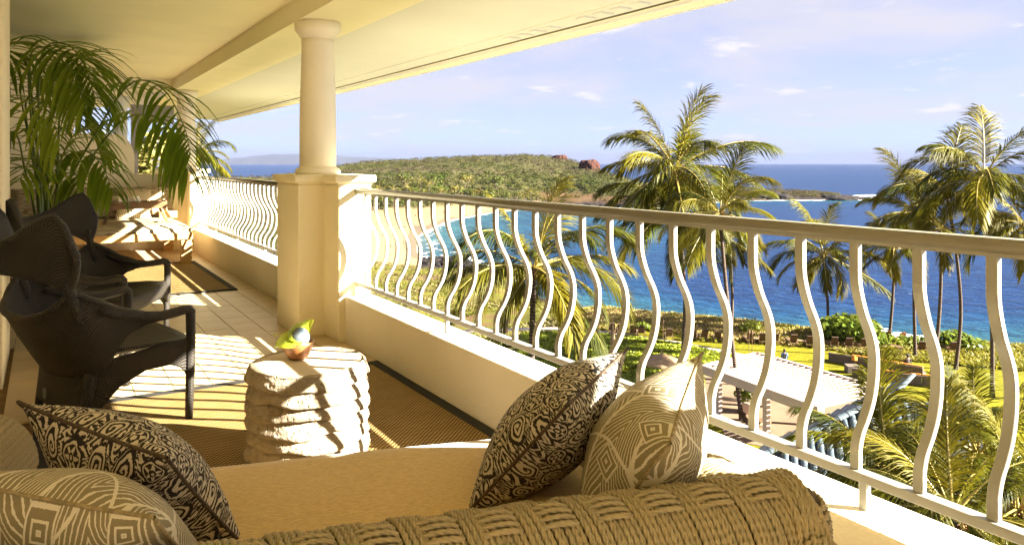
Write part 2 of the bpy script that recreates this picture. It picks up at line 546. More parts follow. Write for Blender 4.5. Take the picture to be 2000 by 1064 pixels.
def smoothstep(a, b, x):
    t = max(0.0, min(1.0, (x - a) / (b - a))); return t * t * (3 - 2 * t)
def spline(pts, n):
    """Catmull-Rom through points"""
    P = [Vector(p) for p in pts]
    P = [P[0] * 2 - P[1]] + P + [P[-1] * 2 - P[-2]]
    out = []
    m_ = len(P) - 3
    for i in range(n):
        t = i / (n - 1) * m_; k = min(int(t), m_ - 1); f = t - k
        a, b, c_, d = P[k:k + 4]
        out.append(0.5 * ((2 * b) + (c_ - a) * f + (2 * a - 5 * b + 4 * c_ - d) * f * f + (3 * b - a - 3 * c_ + d) * f ** 3))
    return out
def interp(x, xs, ys):
    return float(np.interp(x, xs, ys))
FWD = Vector((sin(YAW), cos(YAW), 0)); RGT = Vector((cos(YAW), -sin(YAW), 0))
def site(lat, depth, z=0.0):
    """survey point: metres right of and ahead of the balcony's viewpoint"""
    p = FWD * depth + RGT * lat
    return Vector((p.x, p.y, z))
def sv(px, py, depth):
    """survey point read off the photograph at a measured distance"""
    p = site((px - 1000) / 1480.0 * depth, depth)
    p.z = 1.3 + (320 - py) / 1480.0 * depth
    return p

# ================================================================== THE BALCONY
XP0, XP1 = 1.87, 2.068           # parapet faces
YN, YF = -6.0, 12.65             # ends of what is built
g = G(); g.box(-3.0, 2.05, YN, 20.0, -0.45, -0.012)
floor = tag(g.obj('balcony_floor', M['grout']), kind='structure')
TW, TL = 0.2055, 0.285
gb = G(); gb.box(0.0022, TW - 0.0022, 0.0022, TL - 0.0022, -0.011, 0.0)
tile_me = None
for i in range(-1, 11):
    x0 = XP0 - TW * (11 - i - 1) - TW
    off = (i % 2) * TL / 2
    for j in range(-1, 33):
        y0 = 4.36 + 0.033 + j * TL - off
        if y0 < 4.3 or y0 > 12.6: continue
        if x0 < -0.62: continue
        if x0 + TW < 1.60 and y0 > 8.45 and y0 + TL < 10.55: continue
        if x0 < -0.25 and y0 < 6.3: continue
        if tile_me is None:
            o = gb.obj('tile', M['tile'], floor, bevel=0.0012, seg=1); tile_me = o.data
        else:
            o = bpy.data.objects.new('tile', tile_me); COL.objects.link(o); o.parent = floor
        o.location = (x0, y0, random.uniform(-0.0012, 0.0006))
        o.rotation_euler = (random.uniform(-.0012, .0012), random.uniform(-.0012, .0012), 0)
g = G(); g.box(-3.0, XP0, YN, 4.29, -0.0112, -0.0008)      # plain floor under the rug and the sofa
tag(g.obj('floor_bed', M['tile'], floor), kind='structure')

# parapet wall with rough sunlit coping
g = G(); g.box(XP0, XP1, YN, 13.4, -0.44, 0.331)
parapet = tag(g.obj('parapet_wall', M['stucco_rough'], bevel=0.012), 'low rough stucco parapet wall carrying the wavy balcony railing', 'wall')

# ceiling, beam, soffit, eave
g = G(); g.box(-3.0, 1.69, YN, 12.80, 2.60, 2.75)
tag(g.obj('ceiling', M['ceiling']), kind='structure')
g = G(); g.box(-3.0, 1.69, 13.02, 20.0, 2.60, 2.75)
tag(g.obj('neighbour_ceiling', M['soffit']), kind='structure')
g = G(); g.box(1.69, 2.228, YN, 20.0, 2.42, 2.75)
tag(g.obj('ceiling_beam', M['ceiling'], bevel=0.004), kind='structure')
def slope_board(x0, x1, z0, z1, name, mat, parent):
    g = G(); vs = []
    for y in (YN, 20.0):
        vs += [(x0, y, z0), (x1, y, z1), (x1, y, 2.75), (x0, y, 2.75)]
    g.add(vs, [(0, 1, 2, 3), (7, 6, 5, 4), (0, 4, 5, 1), (1, 5, 6, 2), (2, 6, 7, 3), (3, 7, 4, 0)])
    return g.obj(name, mat, parent)
soffit = tag(slope_board(2.2285, 3.300, 2.428, 2.388, 'eave_soffit', M['soffit'], None), kind='structure')
slope_board(3.300, 3.325, 2.398, 2.397, 'soffit_reveal', M['ceiling'], soffit)
slope_board(3.325, 3.540, 2.384, 2.378, 'vent_board', M['soffit'], soffit)
slope_board(3.540, 3.572, 2.3745, 2.3735, 'groove_shade_strip', M['groove'], soffit)  # flush strip, its shade given by colour instead of a recess
slope_board(3.572, 3.592, 2.376, 2.375, 'eave_drip', M['ceiling'], soffit)
slope_board(3.592, 3.645, 2.354, 2.353, 'eave_board', M['soffit'], soffit)
slope_board(3.645, 3.700, 2.342, 2.341, 'fascia_board', M['ceiling'], soffit)
slope_board(3.700, 3.722, 2.330, 2.330, 'fascia_lip', M['soffit'], soffit)
g = G(); g.add([(-3, YN, 2.95), (3.73, YN, 2.86), (3.73, 20, 2.86), (-3, 20, 2.95), (-3, YN, 2.751), (3.72, YN, 2.751), (3.72, 20, 2.751), (-3, 20, 2.751)],
               [(0, 1, 2, 3), (7, 6, 5, 4), (0, 4, 5, 1), (1, 5, 6, 2), (2, 6, 7, 3), (3, 7, 4, 0)])
g.obj('roof_deck', M['grout'], soffit)
vent_me = None
for y0 in (3.86, 4.06, 4.26, 4.46, 4.92, 5.12, 5.32, 5.52):
    g = G(); g.box(3.375, 3.49, y0, y0 + 0.115, 2.366, 2.3815)
    if vent_me is None:
        o = g.obj('vent_cover', M['soffit'], soffit, bevel=0.004); vent_me = o.data; vy = y0
    else:
        o = bpy.data.objects.new('vent_cover', vent_me); COL.objects.link(o); o.parent = soffit; o.location = (0, y0 - vy, 0)

# left wall: a pier between two recessed glass doors
g = G(); g.box(-0.75, -0.209, 5.30, 6.35, -0.44, 2.60)
tag(g.obj('wall_pier', M['stucco'], bevel=0.008), 'stucco wall pier at the left edge, behind the dark chairs', 'wall')
g = G(); g.box(-3.0, -0.72, YN, 5.30, -0.44, 2.60)
tag(g.obj('wall_near', M['stucco']), kind='structure')  # unseen stretch of wall, built to bounce light
g = G(); g.box(-3.0, -0.72, 6.35, 12.80, -0.44, 2.60)
tag(g.obj('wall_far', M['stucco']), kind='structure')
door = empty('glass_door', (-0.60, 8.0, 0), 0, 'dark framed sliding glass door with pale curtain behind the potted palm', 'door')
m = Mat('door_glass', 0.05, 0.5); m.color((0.03, 0.035, 0.03)); M['glass_dark'] = m.m
M['frame_dark'] = simple('dark_frame', (0.05, 0.055, 0.05), 0.4)
M['curtain'] = simple('curtain', (0.55, 0.50, 0.38), 0.9, 0.1, 4)
g = G()
for y0, y1, z0, z1 in ((-1.64, -1.56, 0.0, 2.45), (1.2, 1.28, 0.0, 2.45), (4.1, 4.18, 0, 2.45), (-1.56, 4.1, 2.37, 2.45), (-1.56, 4.1, 0.0, 0.06)):
    g.box(-0.03, 0.03, y0, y1, z0, z1)
g.obj('frame', M['frame_dark'], door)
box_obj('pane', M['glass_dark'], (-0.012, 0.0, -1.56, 1.2, 0.06, 2.37), door)
box_obj('pane', M['glass_dark'], (-0.018, -0.006, 1.28, 4.1, 0.06, 2.37), door)
g = G()
g.grid(lambda u, v: Vector((-0.055 + 0.02 * sin(u * 150), -1.5 + u * 1.6, 0.08 + v * 2.25)), 160, 2)
g.obj('curtain', M['curtain'], door, True)

# columns on stepped piers
def column_pier(yc, lab_c, lab_p, near):
    p = empty('pier', (0, yc, 0), 0, lab_p, 'pier', 'stucco piers along the railing')
    g = G()
    xa, xb, xc, xd = 1.612, 1.816, 2.068, 2.10
    ya, yb = 0.305, 0.615
    poly = [(xa, -ya), (xb, -ya), (xb, -yb), (xc, -yb), (xc, -ya), (xd, -ya), (xd, ya), (xc, ya), (xc, yb), (xb, yb), (xb, ya), (xa, ya)]
    g.prism(poly, -0.006, 1.142)
    g.obj('shaft', M['stucco'], p, bevel=0.014, seg=3)
    def off(d):
        return [(x + (d if x in (xc, xd) else -d), y + (d if y > 0 else -d)) for x, y in poly]
    g = G(); g.prism(off(0.006), 1.142, 1.157); g.obj('cap_neck', M['stucco'], p, bevel=0.004)
    g = G(); g.prism(off(0.030), 1.157, 1.213); g.obj('cap', M['stucco'], p, bevel=0.014, seg=3)
    c = empty('column', (1.857, yc, 1.213), 0, lab_c, 'column', 'round columns under the beam')
    g = G(); g.lathe([(0.172, 0.0), (0.176, 0.012), (0.176, 0.030), (0.166, 0.046), (0.150, 0.054), (0.143, 0.062)], 48); g.obj('base', M['column'], c, True)
    g = G(); g.lathe([(0.1425, 0.058)] + [(0.1425 - 0.016 * smoothstep(0.3, 1, i / 20), 0.062 + i / 20 * 1.02) for i in range(21)], 48); g.obj('shaft', M['column'], c, True)
    g = G(); g.lathe([(0.127, 1.07), (0.130, 1.078), (0.140, 1.082), (0.140, 1.092), (0.148, 1.100), (0.166, 1.122), (0.176, 1.135), (0.180, 1.150), (0.180, 1.203)], 48); g.obj('capital', M['column'], c, True)
column_pier(5.97, 'round cream column in the middle, rising from the stucco pier beside the stone table', 'tan stepped stucco pier behind the stone table, sunlit on its right face', True)
column_pier(12.62, 'round cream column at the far end, behind the drooping palm frond', 'tan stucco pier at the far end beside the daybed', False)
column_pier(-0.08, 'round cream column behind the viewer', 'stucco pier behind the viewer', False)  # unseen pier and column, placed so their shadow falls on the sofa back

# railings
XR = 1.957
PROF = [(1.078, 0), (1.03, 0), (0.978, 0.001), (0.935, 0.0094), (0.875, 0.032), (0.821, 0.062), (0.776, 0.080), (0.731, 0.0861), (0.674, 0.0824), (0.618, 0.068), (0.571, 0.0438), (0.533, 0.0176), (0.4926, 0.0040), (0.46, 0.003), (0.436, 0.003)]
bal_me = None
post_me = None
def railing(y0, y1, first, posts, label):
    global bal_me, post_me
    r = empty('railing', (XR, y0, 0), 0, label, 'railing')
    g = G(); g.tube([(0, 0.004, 1.101), (0, (y1 - y0) / 2, 1.101), (0, y1 - y0 - 0.004, 1.101)], 0.0215, 24); g.obj('handrail', M['rail_metal'], r, True)
    g = G(); g.box(-0.014, 0.014, 0.006, y1 - y0 - 0.006, 1.0745, 1.084); g.obj('handrail_seat', M['white_metal'], r)
    g = G(); g.box(-0.019, 0.019, 0.004, y1 - y0 - 0.004, 0.409, 0.436); g.obj('bottom_rail', M['white_metal'], r, bevel=0.003)
    y = first; k = 0
    while y > y0 + 0.03:
        if y < y1 - 0.02:
            if bal_me is None:
                g = G(); pts = spline([(dx, 0, z) for z, dx in PROF], 46)
                g.bar(pts, 0.0205, 0.0275)
                o = g.obj('baluster', M['white_metal'], r, bevel=0.0018, seg=1); bal_me = o.data
            else:
                o = bpy.data.objects.new('baluster', bal_me); COL.objects.link(o); o.parent = r
            o.location = (0, y - y0, 0)
        y -= 0.1835
    for py in posts:
        if post_me is None:
            g = G(); g.box(-0.0118, 0.0118, -0.0118, 0.0118, 0.325, 0.409)
            o = g.obj('post', M['white_metal'], r, bevel=0.0018, seg=1); post_me = o.data
        else:
            o = bpy.data.objects.new('post', post_me); COL.objects.link(o); o.parent = r
        o.location = (0, py - y0, 0)
    return r
railing(0.535, 5.355, 5.172, [5.325, 3.885, 2.58, 1.29], 'long wavy cream railing nearest the viewer, overlooking the bay')
railing(6.585, 12.005, 11.82, [11.95, 10.79, 9.445, 8.10, 6.75], 'shorter wavy cream railing beyond the middle column')
railing(-6.0, -0.70, -0.88, [-2.0, -3.3, -4.6], 'wavy cream railing behind the viewer')

# partition at the far end: arched header above a scooped low wall
g = G()
arch = [(1.69, 2.42)]
for i in range(13):
    a = i / 12 * pi / 2
    arch.append((1.28 - 0.98 * sin(a) * 1.0, 1.42 + 1.0 * cos(a) ** 0.9))
poly = [(-0.72, 1.10), (0.30, 1.10)] + arch[::-1] + [(1.69, 2.60), (-0.72, 2.60)]
def wallpoly(g, poly, y0, y1):
    n = len(poly)
    g.add([(x, y0, z) for x, z in poly] + [(x, y1, z) for x, z in poly],
          [tuple(range(n)), tuple(range(2 * n - 1, n - 1, -1))] + [(i, n + i, n + (i + 1) % n, (i + 1) % n) for i in range(n)])
wallpoly(g, poly, 12.80, 13.02)
tag(g.obj('arched_header', M['ceiling']), 'cream plaster arch over the partition at the far end of the balcony', 'arch')
g = G()
low = [(-0.72, -0.44), (1.87, -0.44), (1.87, 1.127), (1.142, 1.127), (1.142, 1.362)]
for i in range(1, 11):
    a = i / 10 * pi / 2
    low.append((0.862 + 0.28 * cos(a), 1.362 + 0.376 * sin(a)))
low += [(0.30, 1.738), (-0.72, 1.738)]
wallpoly(g, low, 12.64, 12.797)
tag(g.obj('partition_wall', M['stucco']), 'tall stucco partition wall with scooped top behind the daybed', 'wall')
g = G(); g.box(1.12, 1.60, 12.58, 12.638, 1.127, 1.137); g.box(1.40, 1.68, 12.52, 12.86, 1.138, 1.205)
tag(g.obj('sill_ledge', M['stucco'], bevel=0.008), 'stone sill ledge on the partition, beside the far column', 'ledge')
# neighbour's balcony seen through the opening
g = G(); g.lathe([(0.13, 0), (0.13, 1.0), (0.11, 1.04), (0.11, 2.3), (0.15, 2.36), (0.15, 2.44)], 24)
o = g.obj('neighbour_column', M['soffit'], None, True); o.location = (1.10, 14.6, 0)
tag(o, 'slim pale column on the neighbouring balcony, seen through the arch', 'column')
g = G(); g.box(1.40, 1.52, 16.1, 16.24, 0, 2.42); g.box(1.52, 2.15, 16.1, 16.24, 2.08, 2.42)
tag(g.obj('shadowed_beam', simple('beam_shade_grey', (0.30, 0.28, 0.25), 0.6)), 'post and lintel coloured shadow grey beyond the arch on the neighbouring balcony', 'frame')  # grey base colour stands in for the shade on this beam

# ================================================================== RUGS
def rug(name, x0, x1, y0, y1, bw, label, h=0.009):
    r = empty(name, ((x0 + x1) / 2, (y0 + y1) / 2, 0), 0, label, 'rug', 'bordered sisal rugs')
    a, b = (x1 - x0) / 2, (y1 - y0) / 2
    box_obj('field', M['rug'], (-a + bw, a - bw, -b + bw, b - bw, 0.0005, h), r)
    g = G()
    for q in ((-a, a, b - bw, b), (-a, a, -b, -b + bw), (-a, -a + bw, -b + bw, b - bw), (a - bw, a, -b + bw, b - bw)):
        g.box(q[0], q[1], q[2], q[3], 0.0005, h + 0.003)
    g.obj('border', M['rug_border'], r)
rug('rug', -0.05, 1.852, 1.2, 4.685, 0.062, 'large bordered sisal rug under the stone table and sofa')
rug('rug', -0.25, 1.684, 8.10, 10.75, 0.062, 'smaller bordered sisal rug in front of the daybed')

# ================================================================== ROPE SOFA
def rope_mesh(pts, rad=0.0064, pitch=0.0175, seg=18, step=0.0030):
    """three-strand rope along a path: lobed section that twists with length"""
    P = [Vector(p) for p in pts]
    L = [0.0]
    for a, b in zip(P, P[1:]): L.append(L[-1] + (b - a).length)
    n = max(4, int(L[-1] / step))
    Q = []
    k = 0
    for i in range(n + 1):
        d = L[-1] * i / n
        while k < len(L) - 2 and L[k + 1] < d: k += 1
        f = (d - L[k]) / max(1e-9, L[k + 1] - L[k]); Q.append(P[k].lerp(P[k + 1], f))
    vs = []; uvs = []; up = None
    for i, p in enumerate(Q):
        t = (Q[min(i + 1, n)] - Q[max(i - 1, 0)]).normalized()
        if up is None: up = t.orthogonal().normalized()
        up = (up - t * up.dot(t)).normalized(); sd = t.cross(up)
        tw = 2 * pi * (L[-1] * i / n) / (pitch * 3)
        for q in range(seg * 1):
            a = 2 * pi * q / seg
            dl = ((a - tw + pi / 3) % (2 * pi / 3)) - pi / 3
            r = rad * (0.50 * cos(dl) + sqrt(max(0.0, 0.27 - 0.25 * sin(dl) ** 2)))
            vs.append(p + (up * cos(a) + sd * sin(a)) * r)
            uvs.append((L[-1] * i / n * 1.0 + a * 0.02, a / 6.28 * 0.04))
    fs = []
    for i in range(n):
        for q in range(seg):
            q2 = (q + 1) % seg
            fs.append((i * seg + q, i * seg + q2, (i + 1) * seg + q2, (i + 1) * seg + q))
    fs.append(tuple(range(seg - 1, -1, -1))); fs.append(tuple(n * seg + q for q in range(seg)))
    me = mesh('rope', vs, fs)
    set_uv(me, lambda i: uvs[i])
    me.polygons.foreach_set('use_smooth', [True] * len(me.polygons))
    me.materials.append(M['rope'])
    return me
SOFA_RZ = -radians(16.0)
sofa = empty('rope_sofa', (1.462, 1.088, 0), SOFA_RZ, 'rope-wrapped sofa with a tan seat cushion in the foreground', 'sofa')
SW = 2.12                        # width; local x from -SW to 0, y forward, z up
BZ, BR = 0.512, 0.088            # back roll centre height and radius
M['core'] = simple('rope_core', (0.07, 0.045, 0.02), 0.9, 0.2, 30)  # dark colour puts shade into the gaps between the ropes
# core of the back and of the arms
g = G()
def core_sec(a):                 # rounded top, straight flanks
    if a < 0.5:
        t = a / 0.5 * pi
        return (cos(t) * BR, BZ + sin(t) * BR)
    return None
sec = [(BR, 0.06)] + [(cos(t) * BR, BZ + sin(t) * BR) for t in [i / 14 * pi for i in range(15)]] + [(-BR, 0.06)]
def sweep(g, sec, path):         # section (across, up) along a ground path of (x, y, dirx, diry)
    vs = []
    for x, y, dx, dy in path:
        for a, z in sec: vs.append((x - dy * a, y + dx * a, z))
    k = len(sec); n = len(path)
    fs = [(i * k + j, i * k + (j + 1) % k, (i + 1) * k + (j + 1) % k, (i + 1) * k + j) for i in range(n - 1) for j in range(k)]
    fs += [tuple(range(k - 1, -1, -1)), tuple((n - 1) * k + j for j in range(k))]
    g.add(vs, fs)
sweep(g, sec, [(-SW + 0.03, 0, 1, 0), (-0.055, 0, 1, 0)])
g.obj('back_core', M['core'], sofa, True)
# rounded end of the back
g = G()
g.grid(lambda u, v: Vector((-0.06 + 0.06 * sin(v * pi / 2), cos(u * pi) * BR * cos(v * pi / 2) ** 0.8 if v < 1 else 0, BZ + sin(u * pi) * BR * (cos(v * pi / 2) ** 0.8 if v < 1 else 0))), 15, 8)
g.obj('back_end', M['core'], sofa, True)
R1 = BR + 0.005
# slanted wraps over the top, shared mesh
def wrap_path(lean, r, a0, a1, flank):
    pts = []
    for i in range(31):
        a = a0 + (a1 - a0) * i / 30
        pts.append((lean * (a - a0) / (a1 - a0), cos(a) * r, BZ + sin(a) * r))
    if flank:
        x, y, z = pts[-1]
        for i in range(1, 8): pts.append((x + 0.006 * i / 7 + lean * .22 * i / 7, y - 0.001 * i, z - flank * i / 7))
    return pts
wrap_a = rope_mesh(wrap_path(0.078, R1 + 0.006, radians(-8), radians(180), 0.028))
wrap_b = rope_mesh(wrap_path(0.078, R1 + 0.001, radians(-8), radians(180), 0.020))
pitch = 0.0127
nw = int((SW - 0.14) / pitch)
for i in range(nw):
    x = -0.115 - i * pitch
    over = (i % 9) < 5
    o = bpy.data.objects.new('rope_wrap', wrap_a if over else wrap_b); COL.objects.link(o); o.parent = sofa
    o.location = (x + random.uniform(-.0012, .0012), random.uniform(-.001, .001), random.uniform(-.0012, .0012))
# short strands woven across the lower-lying wraps
def tuck_path(a, L):
    r = R1 + 0.0145
    return [(L * i / 12, cos(a) * (r - 0.010 * abs(i / 6 - 1) ** 3), BZ + sin(a) * (r - 0.010 * abs(i / 6 - 1) ** 3)) for i in range(13)]
tuck = [rope_mesh(tuck_path(radians(d), 0.074), 0.0062) for d in (98, 106.5, 115, 123.5)]
for i in range(0, nw, 9):
    for k, me in enumerate(tuck):
        o = bpy.data.objects.new('rope_tuck', me); COL.objects.link(o); o.parent = sofa
        o.location = (-0.115 - (i + 8.6) * pitch + 0.016 + 0.0035 * k, 0, random.uniform(-.001, .001))
# long strands lying along the outer flank, bound at intervals
zs = [BZ - 0.030 - 0.0128 * k for k in range(9)]
def run_path(L, bulge=0.0): return [(L * i / 20, -(R1 + 0.007 + bulge * sin(pi * i / 20)), 0.004 * sin(pi * i / 20)) for i in range(21)]
run_me = rope_mesh(run_path(0.245, 0.004), 0.0066)
for s in range(8):
    for k, z in enumerate(zs):
        o = bpy.data.objects.new('rope_strand', run_me); COL.objects.link(o); o.parent = sofa
        o.location = (-0.06 - 0.27 * (s + 1) + 0.013 * (k % 2) * .3, random.uniform(-.002, .001) - (0.004 if k % 3 == 0 else 0), z)
bind_me = rope_mesh([(0.004 * sin(i * .5), -(R1 + 0.016) - 0.004 * sin(i / 12 * pi), BZ + 0.015 - 0.022 * i) for i in range(13)], 0.0066)
for s in range(8):
    for k in range(4):
        o = bpy.data.objects.new('rope_binding', bind_me); COL.objects.link(o); o.parent = sofa
        o.location = (-0.098 - 0.27 * s + 0.0128 * k - 0.27 * 0, 0, random.uniform(-.004, .004))
# strands turning round the end of the back
for k, z in enumerate([BZ + 0.052, BZ + 0.036, BZ + 0.018, BZ + 0.002, BZ - 0.014, BZ - 0.030, BZ - 0.046, BZ - 0.062, BZ - 0.078, BZ - 0.094]):
    rr = sqrt(max(0.0009, R1 * R1 - max(0, z - BZ) ** 2)) + 0.004
    me = rope_mesh([(-0.085, -rr, z)] + [(-0.062 + 0.070 * sin(a) * rr / R1, -cos(a) * rr, z) for a in [i / 16 * pi for i in range(17)]] + [(-0.085, rr, z)], 0.0066)
    link('rope_turn', me, None, sofa)
endw = rope_mesh([(0.012 * sin(i / 24 * pi), cos(a) * (R1 + .008), BZ + sin(a) * (R1 + .008)) for i, a in enumerate([radians(-10 + 200 * i / 24) for i in range(25)])], 0.0066)
for k in range(4):
    o = bpy.data.objects.new('rope_wrap', endw); COL.objects.link(o); o.parent = sofa
    o.location = (-0.060 - 0.0128 * k, 0, 0.002 * (k % 2))
    o.rotation_euler = (0, -0.10 * (k == 0), 0)
# arms: low rounded bolsters running forward
AW, AZ, AH = 0.125, 0.425, 0.15
for sx in (-1, 1):
    xc = -AW - 0.02 if sx > 0 else -SW + AW + 0.02
    arm = G()
    seca = [(AW, 0.06), (AW, AZ)] + [(cos(t) * AW, AZ + sin(t) * AH) for t in [i / 14 * pi for i in range(1, 14)]] + [(-AW, AZ), (-AW, 0.06)]
    sweep(arm, seca, [(xc, 0.06, 0, 1), (xc, 1.02, 0, 1), (xc, 1.05, 0, 1)])
    ao = arm.obj('arm_core', M['core'], sofa, True)
    # transverse wraps
    ring = rope_mesh([(cos(t) * (AW + .005), 0, AZ + sin(t) * (AH + .005)) for t in [radians(-2 + 184 * i / 40) for i in range(41)]] , 0.0066)
    for k in range(73):
        o = bpy.data.objects.new('rope_wrap', ring); COL.objects.link(o); o.parent = sofa
        o.location = (xc, 0.09 + 0.0132 * k, random.uniform(-.001, .001)); o.rotation_euler = (0, 0, 0.12)
    side = rope_mesh([(0, 0.94 * i / 40, 0.002 * sin(i)) for i in range(41)], 0.0066)
    for sd in (-1, 1):
        for k in range(9):
            o = bpy.data.objects.new('rope_strand', side); COL.objects.link(o); o.parent = sofa
            o.location = (xc + sd * (AW + 0.006), 0.10, AZ - 0.012 - 0.0132 * k)
# seat base and cushion
box_obj('seat_base', M['core'], (-SW + 0.27, -0.27, 0.05, 0.87, 0.06, 0.26), sofa, bevel=0.02)
def cushion_slab(x0, x1, y0, y1, z0, z1, crown, name, mat, parent, nu=40, nv=24):
    g = G()
    def top(u, v):
        ex = 1 - abs(2 * u - 1) ** 6; ey = 1 - abs(2 * v - 1) ** 6
        x = x0 + (x1 - x0) * u; y = y0 + (y1 - y0) * v
        r = min(1, ex * 4) * min(1, ey * 4)
        return Vector((x, y, z0 + (z1 - z0) * (0.55 + 0.45 * sqrt(max(0, r))) + crown * ex * ey + 0.003 * noise.noise(Vector((x * 5, y * 5, 0)))))
    g.grid(top, nu, nv)
    k = len(g.v)
    g.grid(lambda u, v: Vector((x0 + (x1 - x0) * u, y0 + (y1 - y0) * v, z0)), nu, nv)
    for i in range(nu - 1):
        g.f.append((i, k + i, k + i + 1, i + 1)); j = (nv - 1) * nu
        g.f.append((j + i, j + i + 1, k + j + i + 1, k + j + i))
    for q in range(nv - 1):
        a = q * nu; b = (q + 1) * nu
        g.f.append((a, b, k + b, k + a)); a += nu - 1; b += nu - 1
        g.f.append((a, k + a, k + b, b))
    return g.obj(name, mat, parent, True)
cushion_slab(-SW + 0.275, -0.275, 0.085, 0.945, 0.25, 0.412, 0.014, 'seat_cushion', M['chenille'], sofa)

# ------------------------------------------------------------------ scatter pillows
def pillow(A, B, C, thick, mat, pip, label, group=None, size=1.0, uvs=1.0, puff=0.62, name='pillow', cat='pillow'):
    """square pillow: A near top corner, B far top corner, C lower corner next to A"""
    A, B, C = Vector(A), Vector(B), Vector(C)
    ex = (B - A); ey = (C - A)
    ey = ey - ex * (ey.dot(ex) / ex.dot(ex))
    n = ex.cross(ey).normalized()
    ctr = A + ex * 0.5 + ey * 0.5
    N = 33
    g = G(); uv = []
    def pos(u, v, s):
        a, b = 2 * u - 1, 2 * v - 1
        # sides pull in between pointed corners
        pull_u = 1 - 0.075 * (1 - b * b) ; pull_v = 1 - 0.075 * (1 - a * a)
        ca = a * pull_v if False else a * (1 - 0.07 * (1 - b * b) * abs(a) ** 2)
        cb = b * (1 - 0.07 * (1 - a * a) * abs(b) ** 2)
        h = (max(0, (1 - a * a)) * max(0, (1 - b * b))) ** puff
        wr = 0.006 * noise.noise(Vector((a * 2.2 + s, b * 2.2, 3.1 * s + len(label)))) * min(1, h * 3)
        return ctr + ex * (ca * 0.5) * size + ey * (cb * 0.5) * size + n * (s * thick / 2 * h + wr)
    for s in (1, -1):
        k = len(g.v)
        for j in range(N):
            for i in range(N):
                g.v.append(tuple(pos(i / (N - 1), j / (N - 1), s)))
                uv.append((i / (N - 1) * uvs + (0.37 if s < 0 else 0), j / (N - 1) * uvs + (0.21 if s < 0 else 0)))
        for j in range(N - 1):
            for i in range(N - 1):
                q = (k + j * N + i, k + j * N + i + 1, k + (j + 1) * N + i + 1, k + (j + 1) * N + i)
                g.f.append(q if s > 0 else q[::-1])
    me = mesh(name, g.v, g.f); set_uv(me, lambda i: uv[i])
    root = empty(name, (0, 0, 0), 0, label, cat, group)
    base = min((Vector(v) for v in g.v), key=lambda v: v.z)
    root.location = base
    for v in me.vertices: v.co -= base
    link('cover', me, mat, root, True)
    if pip is not None:
        g = G()
        per = [pos(t, 0, 0) for t in [i / 20 for i in range(20)]] + [pos(1, t, 0) for t in [i / 20 for i in range(20)]] + \
              [pos(1 - t, 1, 0) for t in [i / 20 for i in range(20)]] + [pos(0, 1 - t, 0) for t in [i / 20 for i in range(21)]]
        g.tube([p - base for p in per], 0.0042, 6, False)
        g.obj('piping', pip, root, True)
    return root
pillow((1.044, 1.442, .736), (1.436, 1.688, .767), (.927, 1.719, .404), 0.235, M['tribal'], M['piping'], 'dark tribal print pillow leaning on the right arm of the rope sofa', 'scatter pillows on the rope sofa')
pillow((1.143, 1.215, .695), (1.462, 1.442, .780), (1.196, 1.500, .421), 0.27, M['leafprint'], M['piping_pale'], 'olive leaf print pillow in front of the railing, right end of the sofa', 'scatter pillows on the rope sofa', size=1.10, uvs=1.35)
pillow((.207, 1.652, .712), (-.051, 2.0, .773), (.385, 1.904, .386), 0.225, M['tribal'], M['piping'], 'dark tribal print pillow at the left end of the sofa, below the wicker chair', 'scatter pillows on the rope sofa')
pillow((.161, 1.447, .686), (-.165, 1.717, .733), (.295, 1.749, .378), 0.225, M['leafprint'], M['piping_pale'], 'olive leaf print pillow in the bottom left corner of the view', 'scatter pillows on the rope sofa', uvs=1.35)

# ================================================================== STONE SIDE TABLE
table = empty('stone_table', (0.98, 3.29, 0), 0, 'round carved stone side table with ridged sides on the rug', 'side table')
TR, TH, NL = 0.262, 0.432, 7
lh = TH / NL
for k in range(NL):
    g = G(); NU, NV = 120, 18
    top = (k == NL - 1)
    def fn(u, v, k=k):
        a = u * 2 * pi
        z = lh * k - 0.012 + (lh + 0.024) * v
        wav = 0.006 * sin(a * 3 + k * 1.7) + 0.005 * sin(a * 5 + k * 2.9) + 0.003 * sin(a * 9 + k)
        # every course swells outward and overhangs the one below with a sharp sagging lip
        prof = (v ** 0.0 if False else 1.0) * (0.30 + 0.70 * min(1.0, (1 - v) * 1.25 + 0.15) ** 0.7) * smoothstep(-0.02, 0.16, v)
        r = TR - 0.046 + 0.046 * prof
        p = Vector((cos(a) * 4, sin(a) * 4, z * 22 + k * 5))
        r += 0.005 * noise.noise(p) + 0.004 * noise.noise(p * 2.7) + 0.003 * noise.noise(p * 6)
        r += 0.004 * sin(a * 2 + k * 2.2)
        if top and v > 0.75: wav *= (1 - v) / 0.25
        zz = z + wav
        if top and v >= 0.999: zz = TH; r -= 0.004
        return Vector((cos(a) * r, sin(a) * r, max(0.004, zz)))
    g.grid(fn, NU, NV, True)
    if not top: g.f.append(tuple((NV - 1) * NU + i for i in range(NU)))
    g.f.append(tuple(range(NU - 1, -1, -1)))
    g.obj('stone_ridge', M['stone'], table, True)
g = G()
g.grid(lambda u, v: Vector((cos(u * 2 * pi) * (TR - 0.014) * (1 - v), sin(u * 2 * pi) * (TR - 0.014) * (1 - v), TH + 0.0015 - 0.003 * (1 - v) ** 12)), 96, 10, True)
o = g.obj('stone_top', M['stone_top'], table, True)

